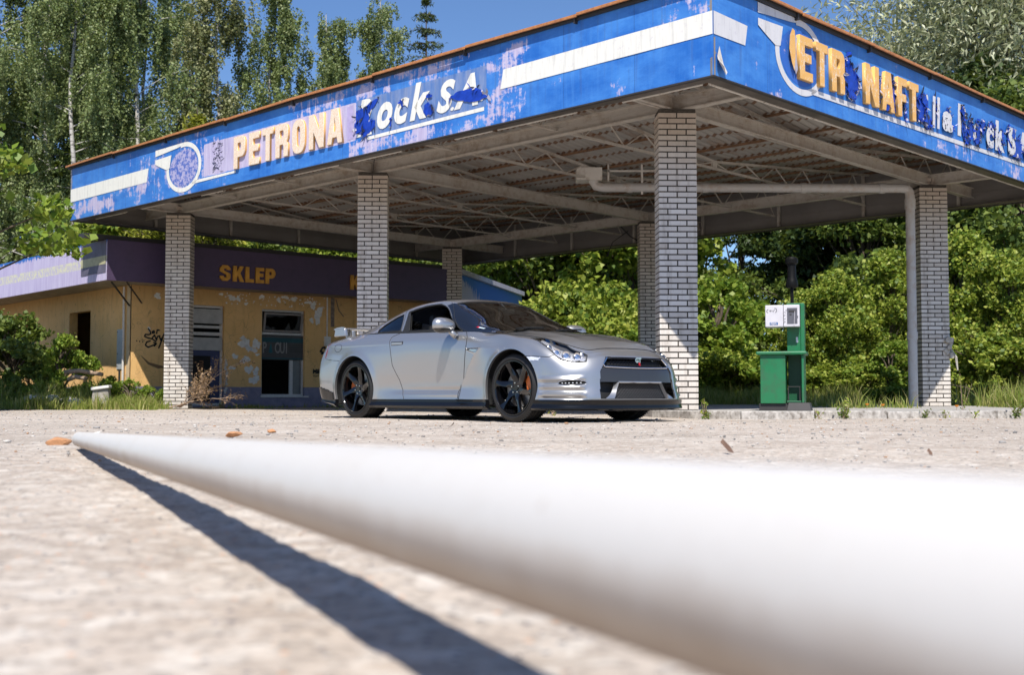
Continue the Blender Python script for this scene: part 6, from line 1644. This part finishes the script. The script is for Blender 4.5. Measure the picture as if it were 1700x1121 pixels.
# grass (nobody could count it)
def grass(name, regions, label, mat=None, seed=1):
    rg = np.random.default_rng(seed); Vs = []
    for (x0, x1, y0, y1, n, h0, h1) in regions:
        x = x0 + (x1 - x0) * rg.random(n); y = y0 + (y1 - y0) * rg.random(n); h = h0 + (h1 - h0) * rg.random(n) ** 1.6
        cl = .5 + .5 * np.sin(x * 5.1 + 2 * np.sin(y * 3)) * np.cos(y * 4.3 + x); k = cl > rg.random(n) * .75; x, y, h = x[k], y[k], h[k] * (.5 + .6 * cl[k]); n = len(x)
        a = rg.random(n) * 6.28; w = .004 + .007 * rg.random(n); lean = h * (rg.random(n) * .7); c_, s_ = np.cos(a), np.sin(a); b = rg.random(n) * 6.28
        p0 = np.stack([x - c_ * w, y - s_ * w, np.full(n, -.01)], -1); p1 = np.stack([x + c_ * w, y + s_ * w, np.full(n, -.01)], -1)
        m0 = np.stack([x + np.cos(b) * lean * .35 - c_ * w * .8, y + np.sin(b) * lean * .35 - s_ * w * .8, h * .6], -1); m1 = m0 + np.stack([c_ * w * 1.6, s_ * w * 1.6, 0 * h], -1)
        t = np.stack([x + np.cos(b) * lean, y + np.sin(b) * lean, h], -1)
        Vs.append(np.stack([p0, p1, m1, m0, m0, m1, t, t], 1).reshape(-1, 3))
    V = np.concatenate(Vs); n = len(V) // 8; i = np.arange(n) * 8
    F = np.stack([i, i + 1, i + 2, i + 3], -1); F2 = np.stack([i + 4, i + 5, i + 6], -1)
    me = np_mesh(name, V, [tuple(f) for f in F.tolist()] + [tuple(f) for f in F2.tolist()], [mat or L_grass])
    tag(link_obj(name, me), label, kind='stuff')
grass('grass', [(-13.5, -6.8, 22.4, 23.8, 17000, .05, .36), (-14, -8.0, 23.6, 25.2, 12000, .12, .75), (-6.6, -5.2, 24.6, 27.8, 900, .03, .12), (-5.6, -2.2, 27.2, 30.4, 1600, .03, .12)], 'grass and weeds in front of the shop wall', None, 1)
grass('grass', [(2.2, 5.9, 24.6, 27.5, 14000, .12, .55), (4.6, 7.6, 29.6, 31.8, 9000, .25, .75), (7.2, 11.5, 26.6, 29.8, 12000, .2, .65), (5.0, 6.2, 17.6, 24, 2500, .1, .4), (7.9, 15, 17.4, 20, 15000, .10, .62), (8.3, 16, 20, 27, 9000, .15, .7), (-1.2, 2.2, 26.6, 30, 2500, .1, .4)], 'long yellow green grass behind the island and at the right', None, 2)
# weeds growing along the kerb, each its own plant
def weed_mesh(seed, H, n_stem, n_leaf, mat, size=.05, spread=.35):
    rg = np.random.default_rng(seed); rr = random.Random(seed); mb = MB(); C = []
    for k in range(n_stem):
        an = rr.uniform(0, 6.28); l = H * rr.uniform(.55, 1); sp_ = spread * rr.uniform(.2, 1) * l
        pts = [(math.cos(an) * sp_ * u ** 1.4, math.sin(an) * sp_ * u ** 1.4, l * u) for u in (0, .35, .7, 1)]
        mb.tube(pts, [.004, .003, .0025, .0015], 4, False)
        m = int(n_leaf / n_stem); u = rg.random(m) * 3; j = np.minimum(u.astype(int), 2); f = (u - j)[:, None]; A = np.array(pts); C.append(A[j] * (1 - f) + A[j + 1] * f + rg.normal(size=(m, 3)) * size * .55)
    V, F = leaves(np.concatenate(C), size, rg, aspect=.55, up=.4)
    return np_mesh('stem', mb.v, mb.f, [M_drybr]), np_mesh('leaves', V, F, [mat])
wm = [weed_mesh(31, .26, 5, 46, L_lime, .045), weed_mesh(32, .20, 6, 70, L_green, .050, .6), weed_mesh(33, .13, 5, 26, L_lime, .035, .8), weed_mesh(34, .45, 5, 60, L_maple, .05, .4), weed_mesh(35, .7, 4, 50, L_lime, .05, .3)]
GW = 'weeds growing along the kerb and walls'
for k, (m_, x, y, s, lab) in enumerate([(0, 2.18, 13.30, 1.0, 'thin weed with a yellow top by the foot of the near column'), (1, 2.22, 13.35, .62, 'low leafy clump under the thin weed by the near column'), (1, 3.80, 13.45, .9, 'leafy weed in front of the pump cabinet'), (0, 3.84, 13.5, 1.05, 'tall yellow topped weed in front of the pump'), (2, 3.50, 13.4, 1.0, 'tiny pale weed on the kerb left of the pump'), (1, 4.85, 13.8, .62, 'low weed on the kerb right of the pump'), (2, 5.12, 13.85, .9, 'tiny weed on the kerb, second right of the pump'), (2, 5.5, 13.95, .9, 'tiny weed on the kerb midway to the drain pipe'),
                                       (1, 6.35, 14.25, 1.3, 'dark leafy clump on the kerb left of the far column'), (3, 6.85, 14.6, .85, 'upright weed in front of the far right column'), (1, 6.98, 14.5, 1.5, 'spreading clump at the foot of the far right column'), (1, 6.05, 14.1, 1.0, 'low clump on the kerb below the drain pipe'), (4, 5.95, 15.5, .9, 'tall thin flowering stalk left of the drain pipe'), (4, 7.6, 15.3, .8, 'tall dry topped weed right of the far right column'), (3, 8.0, 15.6, .9, 'bushy weed right of the far right column'), (3, 8.5, 16.4, 1.0, 'bushy weed near the right edge of the picture'),
                                       (1, -5.95, 24.0, .85, 'fresh green dandelion clump right of the first column'), (2, -5.60, 24.1, 1.0, 'single small sprout in front of the shop door post'), (2, -3.05, 22.4, 1.6, 'yellow green weed left of the rear wheel'), (2, -2.75, 22.3, 1.2, 'low creeping weed behind the rear bumper'), (2, -3.4, 22.8, 1.1, 'small weed under the shop window'), (2, .55, 15.9, 1.4, 'tuft of weed seen under the front bumper')]):
    e = empty('weed', (x, y, 0), lab, 'weed', GW)
    Mx = Matrix.Translation((x, y, .0)) @ Matrix.Rotation(k * 1.1, 4, 'Z') @ Matrix.Diagonal((s, s, s, 1))
    for nm, me in zip(('stem', 'leaves'), wm[m_]): link_obj(nm, me, e, Mx)
# orange flowers
M_flower = flat('orange_petal', (.85, .28, .02), .6, var=.1)
for k, (x, y, z, lab) in enumerate(((4.62, 15.3, .14, 'orange poppy just right of the pump base'), (4.92, 15.6, .13, 'orange poppy, second right of the pump base'), (5.75, 15.2, .12, 'orange poppy left of the drain pipe'), (6.25, 14.1, .05, 'lowest orange poppy, on the kerb below the drain pipe'), (8.9, 17.6, .14, 'orange poppy in the grass at the right edge'))):
    e = empty('poppy', (x, y, 0), lab, 'flower', 'orange poppies')
    mb = MB(); mb.tube([(x, y, 0), (x + .01, y, z)], .0025, 4); mb.build('stalk', M_drybr, e, Matrix.Identity(4))
    mb = MB(); mb.lathe([(.003, z), (.018, z + .006), (.026, z + .022), (.024, z + .024), (.004, z + .006)], 10, T(x + .01, y, 0)); mb.build('petals', M_flower, e, Matrix.Identity(4))
# dead branch against the first column
br = empty('dead_branch', (-6.75, 23.7, 0), 'dry dead branch with brown leaves leaning by the first brick column', 'branch')
rr = random.Random(6); mb = MB(); C = []
def twig(p, d, L, r, dep):
    pts = [p]; q = Vector(p); d = Vector(d).normalized()
    for i in range(4):
        d = (d + Vector((rr.gauss(0, .12), rr.gauss(0, .12), rr.gauss(0, .08)))).normalized(); q = q + d * L / 4; pts.append(tuple(q))
        if dep and rr.random() < .9: twig(tuple(q), d + Vector((rr.gauss(0, .5), rr.gauss(0, .5), rr.gauss(0.05, .35))), L * .55, r * .6, dep - 1)
        if dep < 2: C.extend([tuple(q + Vector((rr.gauss(0, .03), rr.gauss(0, .03), rr.gauss(0, .03)))) for _ in range(4)])
    mb.tube(pts, [r, r * .85, r * .7, r * .55, r * .4], 5, False)
for d, L in (((1, .05, .55), 1.0), ((1, -.1, .30), .95), ((.8, .2, .75), .55), ((1, 0, .45), .7)): twig((-6.85 + rr.uniform(-.1, .2), 23.65, .03), d, L, .014, 3)
mb.build('twigs', M_drybr, br, Matrix.Identity(4))
V, F = leaves(np.array(C)[::4], .045, np.random.default_rng(2), aspect=.6); link_obj('dry_leaves', np_mesh('dry_leaves', V, F, [leaf_mat('dry_leaf_mat', [(.25, .15, .08), (.36, .24, .14)], .2)]), br, Matrix.Identity(4))
# dry litter at the column foot, stone block, rubble, sticks
sb = MB(); sb.box((-8.15, 23.3, .20), (.36, .30, .40), Matrix.Rotation(.15, 3, 'Z'), .82); sb.cur = 1; sb.box((-8.15, 23.28, .425), (.35, .31, .06), Matrix.Rotation(.12, 3, 'Z') @ Matrix.Rotation(-.14, 3, 'Y'))
o = sb.build('stone_post', [flat('mossy_concrete', (.33, .30, .26), .95, var=.35, scale=14, bump=.7), flat('pale_cap', (.70, .68, .64), .8, var=.1)], bevel=.015); tag(o, 'stubby concrete post with a white sloping cap in the weeds left of the first column', 'post')
rr = random.Random(12)
for k in range(9):
    x = atx(60 + 10 * k + rr.uniform(-6, 6), 23.9); me = stone_mesh('rubble_stone', flat('rubble_grey%d' % k, (.56, .53, .49), .95, var=.3, scale=12, bump=.5), 60 + k, 2, .6)
    o = link_obj('rubble_stone', me); s = rr.uniform(.14, .27); o.matrix_basis = T(x, 23.9 + rr.uniform(-.3, .3), .22 - .012 * k) @ Matrix.Rotation(rr.uniform(0, 3), 4, 'Z') @ Matrix.Diagonal((s * 1.4, s, s * .8, 1))
    tag(o, 'lump of grey rubble in the heap left of the stone post', 'rubble', 'rubble heap by the side wall')
for k, (p, q, lab) in enumerate((((108, .75), (176, .70), 'upper bare log lying across the brambles'), ((114, .60), (150, .62), 'lower bare log lying across the brambles'))):
    mb = MB(); y = 24.1; a = Vector((atx(p[0], y), y, p[1])); b = Vector((atx(q[0], y), y - .2, q[1])); mb.tube([a, a.lerp(b, .4) + Vector((0, 0, .05)), b], [.045, .05, .04], 8); o = mb.build('log', M_drybr, smooth=True); tag(o, lab, 'log', 'logs in the brambles')
# unseen trees added behind the camera to darken horizon glow and car reflections
mR = broad(41, 11, 5.2, 9000, L_green, .5, .02, 60, .2)
for k in range(15):
    x = -78 + k * 11; y = -46 - 5 * math.sin(k * 2.3)
    plant_tree('unseen_tree', mR, x, y, 1.0 + .2 * math.sin(k * 1.7), k, 'unseen green tree added behind the camera for the car reflections', 'tree', 'unseen trees added behind the camera')
